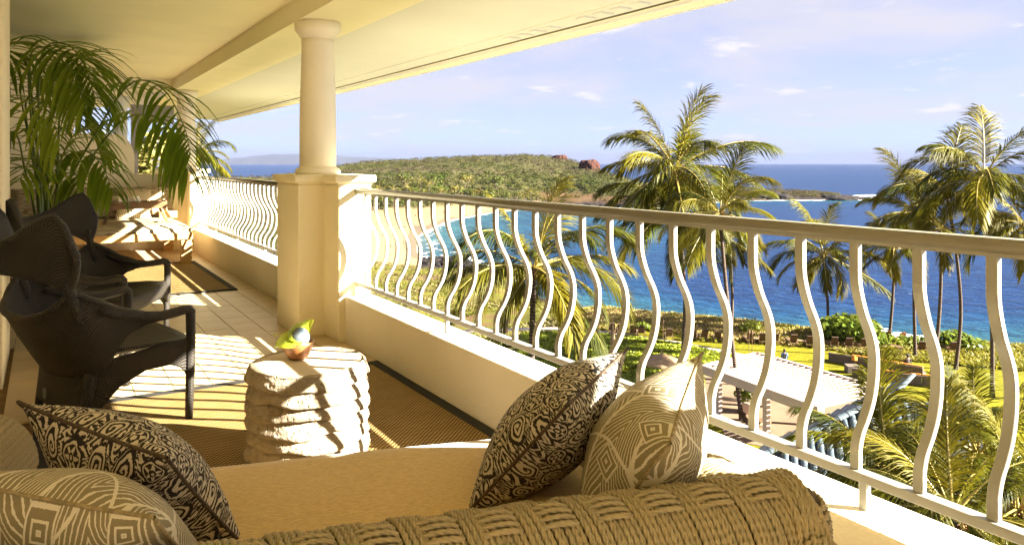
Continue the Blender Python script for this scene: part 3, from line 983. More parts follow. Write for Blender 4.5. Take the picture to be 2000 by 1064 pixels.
BX, BY = 0.955, 3.36
bowl = empty('wooden_bowl', (BX, BY, TH + 0.002), 0, 'small turned wooden bowl on the stone table', 'bowl')
g = G(); g.lathe([(0.030, 0.0), (0.036, 0.002), (0.048, 0.018), (0.060, 0.040), (0.0665, 0.062), (0.069, 0.076), (0.0655, 0.077), (0.060, 0.060), (0.045, 0.030), (0.020, 0.014), (0.001, 0.013)], 48)
g.obj('bowl_body', M['wood_bowl'], bowl, True)
m = Mat('blue_grey_ball', 0.22, 0.5)
m.color(m.mix(m.noise(30, 4).smooth(0.35, 0.7), (0.07, 0.10, 0.13), (0.17, 0.20, 0.23))); m.bump(m.noise(60, 2), 0.1, 0.002)
g = G(); g.lathe([(max(.0008, 0.046 * sin(a)), 0.046 - 0.046 * cos(a)) for a in [i / 20 * pi for i in range(21)]], 32)
ball = g.obj('glass_ball', m.m, None, True); ball.location = (BX + 0.006, BY, TH + 0.048)
tag(ball, 'blue-grey glass ball sitting in the wooden bowl', 'ball')
m = Mat('anthurium', 0.3, 0.5)
c = m.mix(m.noise(25, 3).smooth(0.3, 0.7), (0.22, 0.30, 0.018), (0.38, 0.42, 0.04)); m.color(c); m.translucent(0.35, (0.5, 0.5, 0.06)); M['anth'] = m.m
def heart(L, W, curl, name, parent, mtx, mat):
    g = G()
    def fn(u, v):
        t = v; a = (u - 0.5) * 2
        wv = W * (sin(pi * min(1, t ** 0.62)) ** 0.8) * (1 - 0.1 * t) + 0.0006
        return mtx @ Vector((a * wv, t * L - 0.25 * L * (abs(a) ** 2) * (1 - t) ** 3, curl * (a * a * 0.5 + (t - 0.4) ** 2 * 1.3)))
    g.grid(fn, 13, 17); return g.obj(name, mat, parent, True)
flower = empty('anthurium_flower', (BX - 0.015, BY - 0.02, TH + 0.075), 0, 'green anthurium bloom with two heart shaped leaves lying on the bowl', 'flower')
heart(0.115, 0.038, 0.03, 'leaf', flower, Matrix.Translation((-0.012, 0.004, 0.028)) @ Matrix.Rotation(radians(-70), 4, 'Z') @ Matrix.Rotation(radians(28), 4, 'X') @ Matrix.Rotation(radians(55), 4, 'Y'), M['anth'])
heart(0.125, 0.042, 0.035, 'leaf', flower, Matrix.Translation((0.002, 0.004, 0.022)) @ Matrix.Rotation(radians(112), 4, 'Z') @ Matrix.Rotation(radians(-12), 4, 'X') @ Matrix.Rotation(radians(-48), 4, 'Y'), M['anth'])
g = G(); g.tube(spline([(0.005, 0.0, 0.03), (-0.03, 0.015, 0.043), (-0.085, 0.05, 0.04)], 10), [0.0045 - 0.0002 * i for i in range(10)], 8); g.obj('spadix', simple('spadix', (0.42, 0.40, 0.06), 0.5), flower, True)
g = G(); g.tube(spline([(0.0, 0, 0.024), (0.03, -0.012, 0.012), (0.062, -0.02, -0.012)], 8), 0.003, 6); g.obj('stem', M['kentia_stem'], flower, True)

# ================================================================== WICKER CHAIRS
def make_chair(name, label):
    t = empty(name, (0, 0, 0), 0, label, 'armchair', 'dark woven armchairs')
    HW = 0.425
    def plan(u, k=1.0):
        """u -1 (right arm front) .. 0 (back) .. 1 (left arm front)"""
        s = -1 if u < 0 else 1; q = abs(u)
        if q > 0.46:
            f = (q - 0.46) / 0.54
            return Vector((-0.30 + 0.30 * f, s * (HW - 0.015 + 0.015 * f), 0))
        a = q / 0.46 * pi / 2
        return Vector((-0.30 - 0.20 * cos(a), s * (HW - 0.015) * sin(a) ** 0.9, 0))
    ztop = lambda u: interp(abs(u), [0, .12, .22, .30, .36, .42, .52, .64, .8, .92, 1], [.565, .572, .60, .655, .70, .665, .600, .560, .545, .553, .562])
    zbot = lambda u: interp(abs(u), [0, .28, .40, .48, .56, .66, .8, 1], [.27, .285, .325, .405, .478, .508, .520, .535])
    def lean(u, z):
        q = abs(u)
        back = max(0.0, 1 - (q / 0.62) ** 2)
        d = Vector((-1.0 * back, (1 if u > 0 else -1) * 0.30 * min(1, q * 3) * back, 0))
        h = (z - 0.27)
        return d * (0.62 * h - 0.25 * h * h)
    uvl = []
    g = G(); NU, NV = 81, 15
    def shell(i, j):
        u = -1 + 2 * i; z = zbot(u) + (ztop(u) - zbot(u)) * j
        p = plan(u) + lean(u, z); p.z = z
        return p
    g.grid(shell, NU, NV)
    me = mesh('back_shell', g.v, g.f)
    set_uv(me, lambda k: (((k % NU) / (NU - 1)) * 2.1, (k // NU) / (NV - 1) * 0.34))
    o = link('back_shell', me, M['wicker'], t, True); sm = o.modifiers.new('s', 'SOLIDIFY'); sm.thickness = 0.016; sm.offset = 0
    # head band, flaring into two wings
    zl = lambda u: interp(abs(u), [0, .5, .8, .93, 1], [.815, .805, .775, .735, .71])
    zt = lambda u: interp(abs(u), [0, .35, .6, .8, .90, .96, 1], [.895, .915, .965, 1.035, 1.06, 1.01, .88])
    def band(i, j):
        u = -1 + 2 * i; z = zl(u) + (zt(u) - zl(u)) * j
        p = plan(u * 0.37); p += lean(u * 0.37, z)
        p.x += 0.045 * abs(u) ** 3 * (j - 0.1) + 0.012 * sin(j * pi) - 0.02
        p.y += (1 if u > 0 else -1) * (0.075 * abs(u) ** 2 * j)
        p.z = z
        return p
    g = G(); g.grid(band, 49, 13)
    me = mesh('head_band', g.v, g.f)
    set_uv(me, lambda k: (((k % 49) / 48) * 1.1, (k // 49) / 12 * 0.3))
    o = link('head_band', me, M['wicker'], t, True); sm = o.modifiers.new('s', 'SOLIDIFY'); sm.thickness = 0.03; sm.offset = 0
    def uvtube(g, name, pts, rad, seg=10, parent=t):
        g2 = G(); g2.tube(pts, rad, seg); me = mesh(name, g2.v, g2.f)
        L = [0]
        P = [Vector(p) for p in pts]
        for a, b in zip(P, P[1:]): L.append(L[-1] + (b - a).length)
        r0 = rad if not isinstance(rad, (list, tuple)) else rad[0]
        set_uv(me, lambda k: (L[k // seg] if k // seg < len(L) else 0, (k % seg) / seg * 2 * pi * r0))
        return link(name, me, M['wicker'], parent, True)
    # rolled rims
    rim = [band(0, j / 8) for j in range(9)] + [band(i / 40, 1) for i in range(1, 41)] + [band(1, 1 - j / 8) for j in range(1, 9)]
    uvtube(None, 'band_rim', rim, 0.019)
    uvtube(None, 'band_edge', [band(i / 40, 0) for i in range(41)], 0.016)
    uvtube(None, 'shell_rim', [shell(i / 80, 1) for i in range(9, 72)], 0.017)
    for s in (-1, 1):
        u0 = 0.62
        arm = [shell((1 + s * q) / 2, 0.85) for q in [0.44 + 0.56 * i / 20 for i in range(21)]]
        e = arm[-1]
        uvtube(None, 'arm', arm + [e + Vector((0.022, 0, -0.004)), e + Vector((0.034, 0, -0.022))], [0.022] * 8 + [0.024] * 15, 12)
        uvtube(None, 'front_leg', [(0.030, s * HW, 0.553), (0.032, s * HW, 0.40), (0.028, s * HW, 0.2), (0.022, s * HW, 0.0)], [0.024, 0.023, 0.022, 0.019], 12)
        # neck joining shell and band
        n0 = shell((1 + s * 0.36) / 2, 0.8); n1 = band((1 + s * 0.97) / 2, 0.12)
        uvtube(None, 'neck', [n0 + Vector((0, 0, -.06)), n0, (n0 + n1) / 2, n1, n1 + Vector((0, 0, .05))], [0.022, 0.026, 0.026, 0.025, 0.02], 12)
        rl = Vector((-0.455, s * 0.325, 0))
        uvtube(None, 'rear_leg', [(-0.40, s * 0.345, 0.36), (-0.42, s * 0.34, 0.2), rl], [0.034, 0.028, 0.020], 12)
        # side apron with its arch
        g = G()
        def ap(i, j, s=s):
            x = 0.02 - 0.44 * i
            zb = interp(i, [0, .06, .2, .45, .7, .9, 1], [.20, .262, .292, .285, .225, .12, .05])
            za = interp(i, [0, .3, .6, .8, 1], [.415, .40, .375, .36, .36])
            return Vector((x, s * (HW - 0.004 - 0.085 * i * i), zb + (za - zb) * j))
        g.grid(ap, 25, 9)
        me = mesh('side_apron', g.v, g.f); set_uv(me, lambda k: ((k % 25) / 24 * 0.5, (k // 25) / 8 * 0.16))
        o = link('side_apron', me, M['wicker'], t, True); sm = o.modifiers.new('s', 'SOLIDIFY'); sm.thickness = 0.014; sm.offset = 0
    # rear apron
    g = G()
    def ra(i, j):
        y = -0.335 + 0.67 * i; q = abs(2 * i - 1)
        zb = interp(q, [0, .5, .75, .92, 1], [.115, .105, .08, .035, .012])
        za = 0.33
        return Vector((-0.43 - 0.06 * (1 - q * q) - 0.02 * (1 - j), y, zb + (za - zb) * j))
    g.grid(ra, 31, 9)
    me = mesh('rear_apron', g.v, g.f); set_uv(me, lambda k: ((k % 31) / 30 * 0.7, (k // 31) / 8 * 0.25))
    o = link('rear_apron', me, M['wicker'], t, True); sm = o.modifiers.new('s', 'SOLIDIFY'); sm.thickness = 0.014; sm.offset = 0
    # front apron and seat
    g = G()
    def fa(i, j):
        y = -HW + 2 * HW * i; q = abs(2 * i - 1)
        zb = interp(q, [0, .7, .93, 1], [.325, .315, .27, .22])
        return Vector((0.035 + 0.03 * (1 - q * q), y, zb + (0.405 - zb) * j))
    g.grid(fa, 31, 5)
    me = mesh('front_apron', g.v, g.f); set_uv(me, lambda k: ((k % 31) / 30 * 0.85, (k // 31) / 4 * 0.1))
    o = link('front_apron', me, M['wicker'], t, True); sm = o.modifiers.new('s', 'SOLIDIFY'); sm.thickness = 0.014; sm.offset = 0
    g = G()
    def seat(i, j):
        q = abs(2 * i - 1)
        x = 0.06 - 0.03 * q * q - j * (0.56 - 0.14 * q ** 3)
        y = (-HW + 2 * HW * i) * (1 - 0.10 * j * j)
        return Vector((x, y, 0.412 - 0.055 * sin(min(1, j * 1.5) * pi / 2) * (1 - q ** 4) - 0.008 * (1 - q * q) + 0.05 * max(0, j - .75) * 2))
    g.grid(seat, 31, 21)
    me = mesh('seat', g.v, g.f); set_uv(me, lambda k: ((k % 31) / 30 * 0.85, (k // 31) / 20 * 0.58))
    o = link('seat', me, M['wicker'], t, True); sm = o.modifiers.new('s', 'SOLIDIFY'); sm.thickness = 0.012; sm.offset = -1
    g = G(); g.box(-0.520, -0.512, -0.035, 0.0, 0.14, 0.185)
    g.obj('maker_tag', simple('grey_tag', (0.22, 0.22, 0.20), 0.4), t)
    return t
c1 = make_chair('wicker_armchair', 'dark woven armchair nearest the viewer, its back wings turned to the camera')
c1.location = (0.4925, 4.54, 0.004); c1.rotation_euler = (0, 0, radians(14.7))
c2 = copy_tree(c1)
c2['label'] = 'dark woven armchair farther away, in front of the potted palm'
c2.location = (0.58, 5.86, 0.004); c2.rotation_euler = (0, 0, radians(-24.8))

# ================================================================== DAYBED
bed = empty('daybed', (0, 0, 0), 0, 'pale wooden daybed with striped mattress at the far end of the balcony', 'daybed')
BXL, BXR, BYF, BYB = -0.45, 1.64, 10.58, 12.62
g = G(); g.box(BXL, BXR, BYF, BYF + 0.10, 0.315, 0.408); g.box(BXR - 0.10, BXR, BYF + 0.102, BYB, 0.315, 0.407); g.box(BXL, BXR - 0.102, BYB - 0.1, BYB, 0.315, 0.407); g.box(BXL, BXL + 0.1, BYF + .102, BYB - .102, 0.315, 0.407)
g.obj('frame', M['wood_pale'], bed, bevel=0.006)
box_obj('slat_deck', M['wood_pale'], (BXL + .1, BXR - .1, BYF + .1, BYB - .1, 0.34, 0.38), bed)
leg_me = None
for lx, ly in ((BXR - 0.075, BYF + 0.085), (BXR - 0.075, BYB - 0.30), (BXL + 0.08, BYF + 0.085), (BXL + 0.08, BYB - 0.3)):
    lg = empty('leg', (lx, ly, 0)); lg.parent = bed
    for k in range(7):
        h = 0.314 / 7; d = (-.002, 0.004, 0.0, 0.005, 0.001, 0.005, -.001)[k]
        if k == 0 and leg_me is None:
            o = box_obj('leg_block', M['wood_pale'], (-.062, .062, -.062, .062, 0.002, h - 0.002), lg, bevel=0.005); leg_me = o.data
        else:
            o = bpy.data.objects.new('leg_block', leg_me); COL.objects.link(o); o.parent = lg
        o.location = (d, -d, k * h + 0.0005); o.scale = (1 + d * 5, 1 + d * 5, 1)
cushion_slab(BXL + 0.02, BXR - 0.02, BYF + 0.015, BYB - 0.12, 0.408, 0.497, 0.012, 'mattress', M['stripe'], bed)
bk = cushion_slab(BXL + 0.05, BXR + 0.02, -0.23, 0.23, 0.0, 0.19, 0.03, 'back_cushion', M['stripe'], bed)
bk.rotation_euler = (radians(78), 0, 0); bk.location = (0, 12.50, 0.70)
g = G(); g.box(1.42, 1.66, 12.10, 12.45, 0.498, 0.60)
tag(g.obj('end_block', M['wood_pale'], bevel=0.008), 'small pale wooden block on the right end of the daybed', 'block')
pillow((1.33, 12.28, .915), (.87, 12.30, .93), (1.31, 12.06, .50), 0.17, M['dash'], None, 'dashed brown pillow propped up behind the tray on the daybed', 'dashed pillows on the daybed', uvs=1.0)
pillow((.62, 12.28, .87), (.12, 12.30, .86), (.60, 12.08, .50), 0.17, M['dash'], None, 'dashed brown pillow behind the palm at the left of the daybed', 'dashed pillows on the daybed')
tray = empty('tray_table', (1.03, 11.2, 0.5), radians(-3), 'wooden bed tray on splayed legs standing on the daybed', 'tray')
g = G(); g.box(-0.345, 0.345, -0.17, 0.17, 0.212, 0.226); g.obj('tray_base', M['wood_dark'], tray)
for b in ((-0.36, 0.36, -0.186, -0.171, 0.205, 0.295), (-0.36, 0.36, 0.171, 0.186, 0.205, 0.295), (-0.36, -0.345, -0.17, 0.17, 0.205, 0.305), (0.345, 0.36, -0.17, 0.17, 0.205, 0.305)):
    box_obj('tray_side', M['wood_dark'], b, tray, bevel=0.003)
for sx in (-1, 1):
    for sy in (-1, 1):
        g = G(); g.bar([(sx * 0.275, sy * 0.13, 0.21), (sx * 0.385, sy * 0.145, -0.002)], 0.028, 0.022); g.obj('leg', M['wood_dark'], tray)
    g = G(); g.bar([(sx * 0.345, -0.13, 0.07), (sx * 0.345, 0.13, 0.07)], 0.02, 0.02, Vector((1, 0, 0)), Vector((0, 0, 1))); g.obj('stretcher', M['wood_dark'], tray)
def towel(loc, rz, label):
    t = empty('rolled_towel', loc, rz, label, 'towel', 'rolled towels on the tray')
    g = G(); n = 110
    pts = []
    for i in range(n):
        a = i / n * 2 * pi * 4.2; r = 0.012 + 0.062 * i / n
        pts.append((r * cos(a), r * sin(a)))
    vs = []; fs = []
    for i, (x, z) in enumerate(pts):
        for s in (-1, 1): vs.append((x, s * (0.14 + 0.006 * sin(i * .7)), z + 0.074))
    for i in range(n - 1): fs.append((2 * i, 2 * i + 1, 2 * i + 3, 2 * i + 2))
    g.add(vs, fs); o = g.obj('terry_roll', M['towel'], t, True); sm = o.modifiers.new('s', 'SOLIDIFY'); sm.thickness = 0.011
    return t
towel((0.82, 11.2, 0.727), radians(20), 'left rolled cream towel on the bed tray')
towel((1.00, 11.19, 0.727), radians(-12), 'right rolled cream towel on the bed tray')

# ================================================================== POTTED KENTIA PALM
def frond_leaflets(P, side_w, maxlen, n, droop, start, seed, wid=0.024, sway=0.35, fold=0.9):
    """narrow arching leaflets both sides of a stalk path"""
    rnd = random.Random(seed); g = G()
    m_ = len(P) - 1
    for i in range(n):
        f = i / (n - 1); t = start + (1 - start) * f
        k = min(int(t * m_), m_ - 1); q = t * m_ - k
        p = P[k].lerp(P[k + 1], q); d = (P[k + 1] - P[k]).normalized()
        sd = d.cross(Vector((0, 0, 1)))
        if sd.length < 0.05: sd = Vector((1, 0, 0))
        sd.normalize(); up = sd.cross(d)
        L = maxlen * (0.45 + 0.75 * sin(pi * (0.12 + 0.80 * f))) * rnd.uniform(0.85, 1.1)
        for s in (-1, 1):
            v = (sd * s * fold + d * (0.45 + 0.8 * f * f) + up * rnd.uniform(-0.05, 0.35)).normalized()
            c = p.copy(); W = wid * rnd.uniform(.85, 1.15)
            prev = []
            nseg = 6
            for j in range(nseg + 1):
                tt = j / nseg
                ww = W * (sin(pi * min(0.97, 0.10 + 0.86 * tt ** 0.8))) if j < nseg else 0.0006
                side = v.cross(Vector((0, 0, 1)))
                if side.length < 0.05: side = d.copy()
                side.normalize()
                nrm = side.cross(v)
                a = c + side * ww; b = c - side * ww; mid = c - nrm * ww * 0.35
                prev.append((a, mid, b))
                v = (v + Vector((0, 0, -1)) * droop * (0.10 + 0.28 * tt) + Vector((rnd.uniform(-1, 1), rnd.uniform(-1, 1), 0)) * 0.02).normalized()
                c = c + v * (L / nseg)
            vs = [x for r in prev for x in r]
            fs = []
            for j in range(nseg):
                fs += [(3 * j, 3 * j + 1, 3 * j + 4, 3 * j + 3), (3 * j + 1, 3 * j + 2, 3 * j + 5, 3 * j + 4)]
            g.add(vs, fs)
    return g
KB = Vector((0.02, 8.05, 0.0))
kentia = empty('kentia_palm', KB, 0, 'tall potted kentia palm with arching dark green fronds behind the chairs', 'palm')
g = G(); g.lathe([(0.15, 0.0), (0.19, 0.05), (0.21, 0.30), (0.215, 0.40), (0.20, 0.405), (0.19, 0.38), (0.001, 0.37)], 32); g.obj('pot', simple('dark_pot', (0.06, 0.045, 0.035), 0.5), kentia, True)
def kfrond(pts, start, n, ml, droop, seed, wid=0.0205):
    P = [p - KB for p in spline(pts, 40)]
    g = frond_leaflets(P, 1, ml, n, droop, start, seed, wid)
    k = len(g.f)
    g.tube(P, [0.013 - 0.0105 * i / 39 for i in range(40)], 6)
    o = g.obj('frond', M['kentia'], kentia, True)
    o.data.materials.append(M['kentia_stem'])
    for p in o.data.polygons[k:]: p.material_index = 1
def kp(px, py, d): return sv(px, py, d)
base = lambda dx, dy: KB + Vector((dx, dy, 0.36))
# the long fronds that arch out over the daybed
kfrond([base(.05, 0), kp(115, 400, 6.9), kp(185, 265, 6.7), kp(255, 165, 6.5), kp(318, 175, 6.35), kp(358, 245, 6.2), kp(372, 300, 6.1)], .47, 20, 0.51, 1.22, 1)
kfrond([base(.06, -.03), kp(120, 400, 6.8), kp(170, 322, 6.7), kp(238, 238, 6.5), kp(300, 228, 6.4), kp(345, 275, 6.25), kp(365, 330, 6.2)], .50, 19, 0.51, 1.31, 2)
kfrond([base(.05, -.05), kp(108, 395, 6.7), kp(128, 330, 6.6), kp(160, 296, 6.5), kp(195, 318, 6.4), kp(218, 368, 6.3)], .45, 14, 0.46, 1.49, 3, .025)
# the upright crown
kfrond([base(0, 0), kp(85, 350, 7.1), kp(75, 200, 7.0), kp(85, 100, 6.8), kp(130, 88, 6.6), kp(165, 130, 6.5), kp(185, 190, 6.45)], .48, 20, 0.61, 0.94, 4)
kfrond([base(-.02, 0), kp(78, 350, 7.0), kp(62, 190, 6.8), kp(60, 110, 6.5), kp(90, 95, 6.3), kp(140, 140, 6.2), kp(165, 200, 6.1)], .50, 19, 0.58, 1.03, 5)
kfrond([base(-.03, .02), kp(70, 350, 7.1), kp(58, 200, 7.1), kp(50, 120, 7.1), kp(15, 105, 7.2), kp(-30, 150, 7.3)], .45, 17, 0.58, 0.94, 6)
kfrond([base(.02, .03), kp(92, 360, 7.3), kp(95, 250, 7.3), kp(120, 160, 7.4), kp(165, 150, 7.5), kp(210, 200, 7.6)], .42, 19, 0.59, 0.85, 7)
kfrond([base(.0, .04), kp(88, 380, 7.4), kp(90, 290, 7.5), kp(110, 215, 7.7), kp(145, 200, 7.9), kp(180, 240, 8.0)], .40, 17, 0.54, 0.85, 8)
kfrond([base(-.02, -.03), kp(75, 380, 6.9), kp(60, 290, 6.6), kp(50, 215, 6.3), kp(60, 190, 6.0), kp(95, 220, 5.9), kp(115, 270, 5.85)], .45, 16, 0.51, 0.94, 9)
kfrond([base(.03, 0), kp(98, 400, 7.2), kp(110, 340, 7.2), kp(140, 270, 7.3), kp(175, 255, 7.4), kp(205, 290, 7.5)], .40, 16, 0.49, 0.94, 10)
kfrond([base(-.04, 0), kp(65, 400, 7.1), kp(48, 330, 7.0), kp(35, 270, 6.9), kp(15, 260, 6.8), kp(-10, 300, 6.7)], .40, 14, 0.49, 0.94, 11)
kfrond([base(.01, -.04), kp(90, 410, 6.9), kp(85, 360, 6.6), kp(75, 320, 6.3), kp(60, 310, 6.1), kp(40, 350, 5.9)], .40, 14, 0.44, 1.03, 12)
kfrond([base(.03, -.03), kp(100, 410, 6.9), kp(110, 370, 6.8), kp(130, 340, 6.7), kp(150, 345, 6.6), kp(165, 380, 6.5)], .42, 13, 0.38, 1.12, 13)
kfrond([base(-.02, .05), kp(80, 330, 7.5), kp(85, 230, 7.6), kp(105, 150, 7.8), kp(150, 110, 8.0), kp(190, 130, 8.1)], .45, 17, 0.58, 0.75, 14)
kfrond([base(-.05, .0), kp(72, 330, 7.3), kp(50, 240, 7.5), kp(40, 170, 7.7), kp(60, 140, 7.9), kp(100, 170, 8.1)], .45, 17, 0.54, 0.85, 15)
for k, (a, b) in enumerate(((-.05, .02), (.0, -.02), (.05, .03))):
    g = G(); g.tube(spline([base(a, b) - KB, Vector((a * 1.4, b, 1.0)), Vector((a * 1.8, b, 1.7))], 10), [0.016 - 0.0008 * i for i in range(10)], 8); g.obj('stem', M['kentia_stem'], kentia, True)

# ================================================================== THE COAST
SEA = -30.0
LAWN = -16.5
# survey columns: bearing (photo x of the column), then depth/height of 11 features from the building outwards:
# near lawn, lawn edge, slope, near shore, seabed, seabed, far shore, back shore, hill side, crest, back of the hill
COLS = [
 (-900, [4, 60, 120, 230, 260, 300, 350, 400, 600, 800, 1000], [-16.5, -17, -20, -23, -24, -24, -24, -22, -14, -8, -22]),
 (380,  [4, 60, 120, 230, 260, 300, 350, 400, 560, 740, 950], [-16.5, -17, -20, -25, -25.5, -26, -26, -24, -19, -12, -36]),
 (540,  [4, 60, 120, 220, 260, 330, 400, 450, 600, 750, 950], [-16.5, -17.5, -21, -26, -26.5, -26.5, -26, -24, -18, -11.5, -36]),
 (720,  [4, 60, 130, 225, 260, 330, 400, 455, 620, 900, 1150], [-16.5, -17.5, -22, -27.5, -27.5, -27.3, -27, -26.5, -14, 4, -36]),
 (800,  [4, 60, 130, 218, 250, 310, 380, 470, 640, 900, 1150], [-16.5, -17.5, -22, -28.4, -29.3, -29.5, -28.8, -26.6, -9, 6.0, -36]),
 (830,  [4, 60, 130, 232, 262, 312, 345, 480, 650, 900, 1150], [-16.5, -17.5, -22, -29.6, -30.6, -30.8, -30, -26.6, -9, 7.5, -36]),
 (880,  [4, 60, 130, 240, 262, 390, 414, 500, 660, 900, 1150], [-16.5, -17.5, -22.5, -29.8, -31.6, -31.8, -30, -26.6, -8, 9.0, -36]),
 (960,  [4, 62, 120, 212, 235, 455, 480, 525, 700, 930, 1150], [-16.5, -17, -22, -29.8, -33.5, -33, -30, -27, -7, 11, -36]),
 (1030, [4, 66, 112, 178, 205, 490, 520, 556, 700, 930, 1150], [-16.5, -16.8, -21, -29.8, -36, -34.5, -30, -27, -8, 12.5, -36]),
 (1100, [4, 78, 102, 166, 190, 520, 551, 580, 720, 930, 1100], [-16.5, -16.6, -19, -29.8, -38, -35, -30, -27, -9, 8.5, -36]),
 (1170, [4, 82, 97, 158, 200, 485, 545, 572, 650, 770, 860], [-16.5, -16.5, -17.2, -29.8, -38, -34, -30, -27.2, -17, -5.5, -36]),
 (1262, [4, 82, 91, 140, 195, 470, 534, 556, 605, 690, 770], [-16.5, -16.5, -16.6, -29.8, -38, -34, -30, -27, -22, -16.5, -36]),
 (1446, [4, 77, 85, 135, 190, 600, 632, 645, 660, 690, 740], [-16.5, -16.5, -16.4, -29.8, -46, -38, -30, -27.5, -24.5, -20.5, -36]),
 (1600, [4, 74, 80, 130, 190, 608, 643, 652, 664, 690, 715], [-16.5, -16.5, -16.4, -29.8, -46, -38, -30, -28, -25.5, -24.0, -36]),
 (1690, [4, 71, 77, 128, 190, 590, 650, 658, 664, 676, 690], [-16.5, -16.5, -16.4, -29.8, -45, -39, -30, -29, -28.6, -29, -36]),
 (1725, [4, 70, 76, 126, 190, 620, 650, 658, 664, 676, 690], [-16.5, -16.5, -16.4, -29.8, -45, -42, -41, -40, -40, -40, -44]),
 (2000, [4, 66, 73, 120, 190, 620, 650, 658, 664, 676, 690], [-16.5, -16.5, -16.4, -29.8, -46, -46, -46, -46, -46, -46, -46]),
 (3600, [4, 60, 70, 110, 150, 620, 650, 658, 664, 676, 690], [-16.5, -16.5, -16.4, -29.8, -44, -46, -46, -46, -46, -46, -46]),
]
CX = [c[0] for c in COLS]
CD = np.array([c[1] for c in COLS], float); CZ = np.array([c[2] for c in COLS], float)
def column(px):
    return [np.interp(px, CX, CD[:, k]) for k in range(11)], [np.interp(px, CX, CZ[:, k]) for k in range(11)]
def ground_z(p):
    d = p.x * FWD.x + p.y * FWD.y
    if d < 4: return LAWN
    px = 1000 + 1480 * (p.x * RGT.x + p.y * RGT.y) / d
    ds, zs = column(px)
    return float(np.interp(d, ds, zs))
SAND = np.array((0.20, 0.148, 0.078)); GRASS = np.array((0.085, 0.080, 0.011)); LAWNC = np.array((0.125, 0.118, 0.003))
ROCK = np.array((0.020, 0.0145, 0.0135)); SCRUB = np.array((0.052, 0.048, 0.015)); EARTH = np.array((0.10, 0.06, 0.028)); RED = np.array((0.17, 0.075, 0.045))
WETS = np.array((0.095, 0.075, 0.05))
def ncol(px, k):
    return np.array(k)
def region_color(px, d, ds, z, n1, n2):
    """what grows or lies here"""
    e = d * (1 + 0.05 * n1)
    if e < ds[1]: 
        return LAWNC * (1 + 0.12 * n2) if px > 960 else (LAWNC * 0.4 + GRASS * 0.6)
    if px < 640:
        return SCRUB * (1 + 0.25 * n2)
    if e < ds[2] + (ds[3] - ds[2]) * 0.72:
        c = GRASS * (1 + 0.3 * n2) if n2 > -0.25 else EARTH * (1 + 0.2 * n2)
        if px < 1180 and n1 > 0.32 and e > ds[2]: c = EARTH * 0.8
        return c
    if px < 815 and e < ds[3]: return GRASS * (1 + 0.3 * n2) if n2 > -0.1 else SAND * 0.8
    if e < (ds[3] + ds[4]) / 2:
        return ROCK * (1 + 0.5 * n2) if px > 822 else SAND
    if d < ds[6]:
        return SAND if z > -29.2 else WETS
    if d < ds[7] + 6 * n1:
        if px < 1055: return SAND if z > -29.3 else WETS
        return (ROCK if n2 > -0.2 else EARTH * 0.6)
    if px > 1380: return ROCK * (0.8 + 0.8 * n2) if (n1 < 0.22 or d < ds[8]) else EARTH * 0.6 + GRASS * 0.15
    if px > 1055 and d < ds[7] + (ds[8] - ds[7]) * 0.35: return EARTH * (0.75 + 0.3 * n2)
    return SCRUB * (1 + 0.3 * n2)
pxs = list(np.concatenate([np.linspace(-900, 360, 16), np.linspace(380, 2050, 215), np.linspace(2100, 3600, 16)]))
NR = 150
vs = []; cols = []
for px in pxs:
    ds, zs = column(px)
    # radial stations, denser towards the eye
    for j in range(NR):
        d = 4 * (1200 / 4) ** (j / (NR - 1))
        z = float(np.interp(d, ds, zs))
        lat = (px - 1000) / 1480 * d
        p = site(lat, d, z)
        n1 = noise.noise(Vector((p.x * 0.035, p.y * 0.035, 0))) + 0.5 * noise.noise(Vector((p.x * 0.11, p.y * 0.11, 4)))
        n2 = noise.noise(Vector((p.x * 0.16, p.y * 0.16, 9))) + 0.6 * noise.noise(Vector((p.x * 0.5, p.y * 0.5, 2)))
        c = region_color(px, d, ds, z, n1, n2)
        if d > ds[1]:
            rough = 0.35 if z > -29 else 0.1
            if c is ROCK or c[0] < 0.08: rough = 1.1
            p.z += rough * n2 * min(1, (d - ds[1]) / 15)
        vs.append(p); cols.append(c)
nP = len(pxs)
fs = [(i * NR + j, (i + 1) * NR + j, (i + 1) * NR + j + 1, i * NR + j + 1) for i in range(nP - 1) for j in range(NR - 1)]
me = mesh('land', vs, fs)
ca = me.color_attributes.new('col', 'FLOAT_COLOR', 'POINT')
ca.data.foreach_set('color', np.concatenate([np.clip(np.array(cols), 0, 1), np.ones((len(cols), 1))], 1).astype('f').ravel())
m = Mat('land', 0.95, 0.1)
n = m.noise(0.8, 6, 0.65); n3 = m.noise(0.12, 5, 0.6)
c = m.attr('col')
c = m.mix(n.smooth(0.3, 0.75) * 0.5, c, m.mix(1.0, c, (0.62, 0.62, 0.6), 'MULTIPLY'))
c = m.mix(n3.smooth(0.42, 0.7) * 0.5, c, m.mix(1.0, c, (1.35, 1.2, 1.2), 'MULTIPLY'))
m.color(c); m.bump(n, 0.6, 0.25)
land = tag(link('ground', me, m.m, None, True), kind='structure')

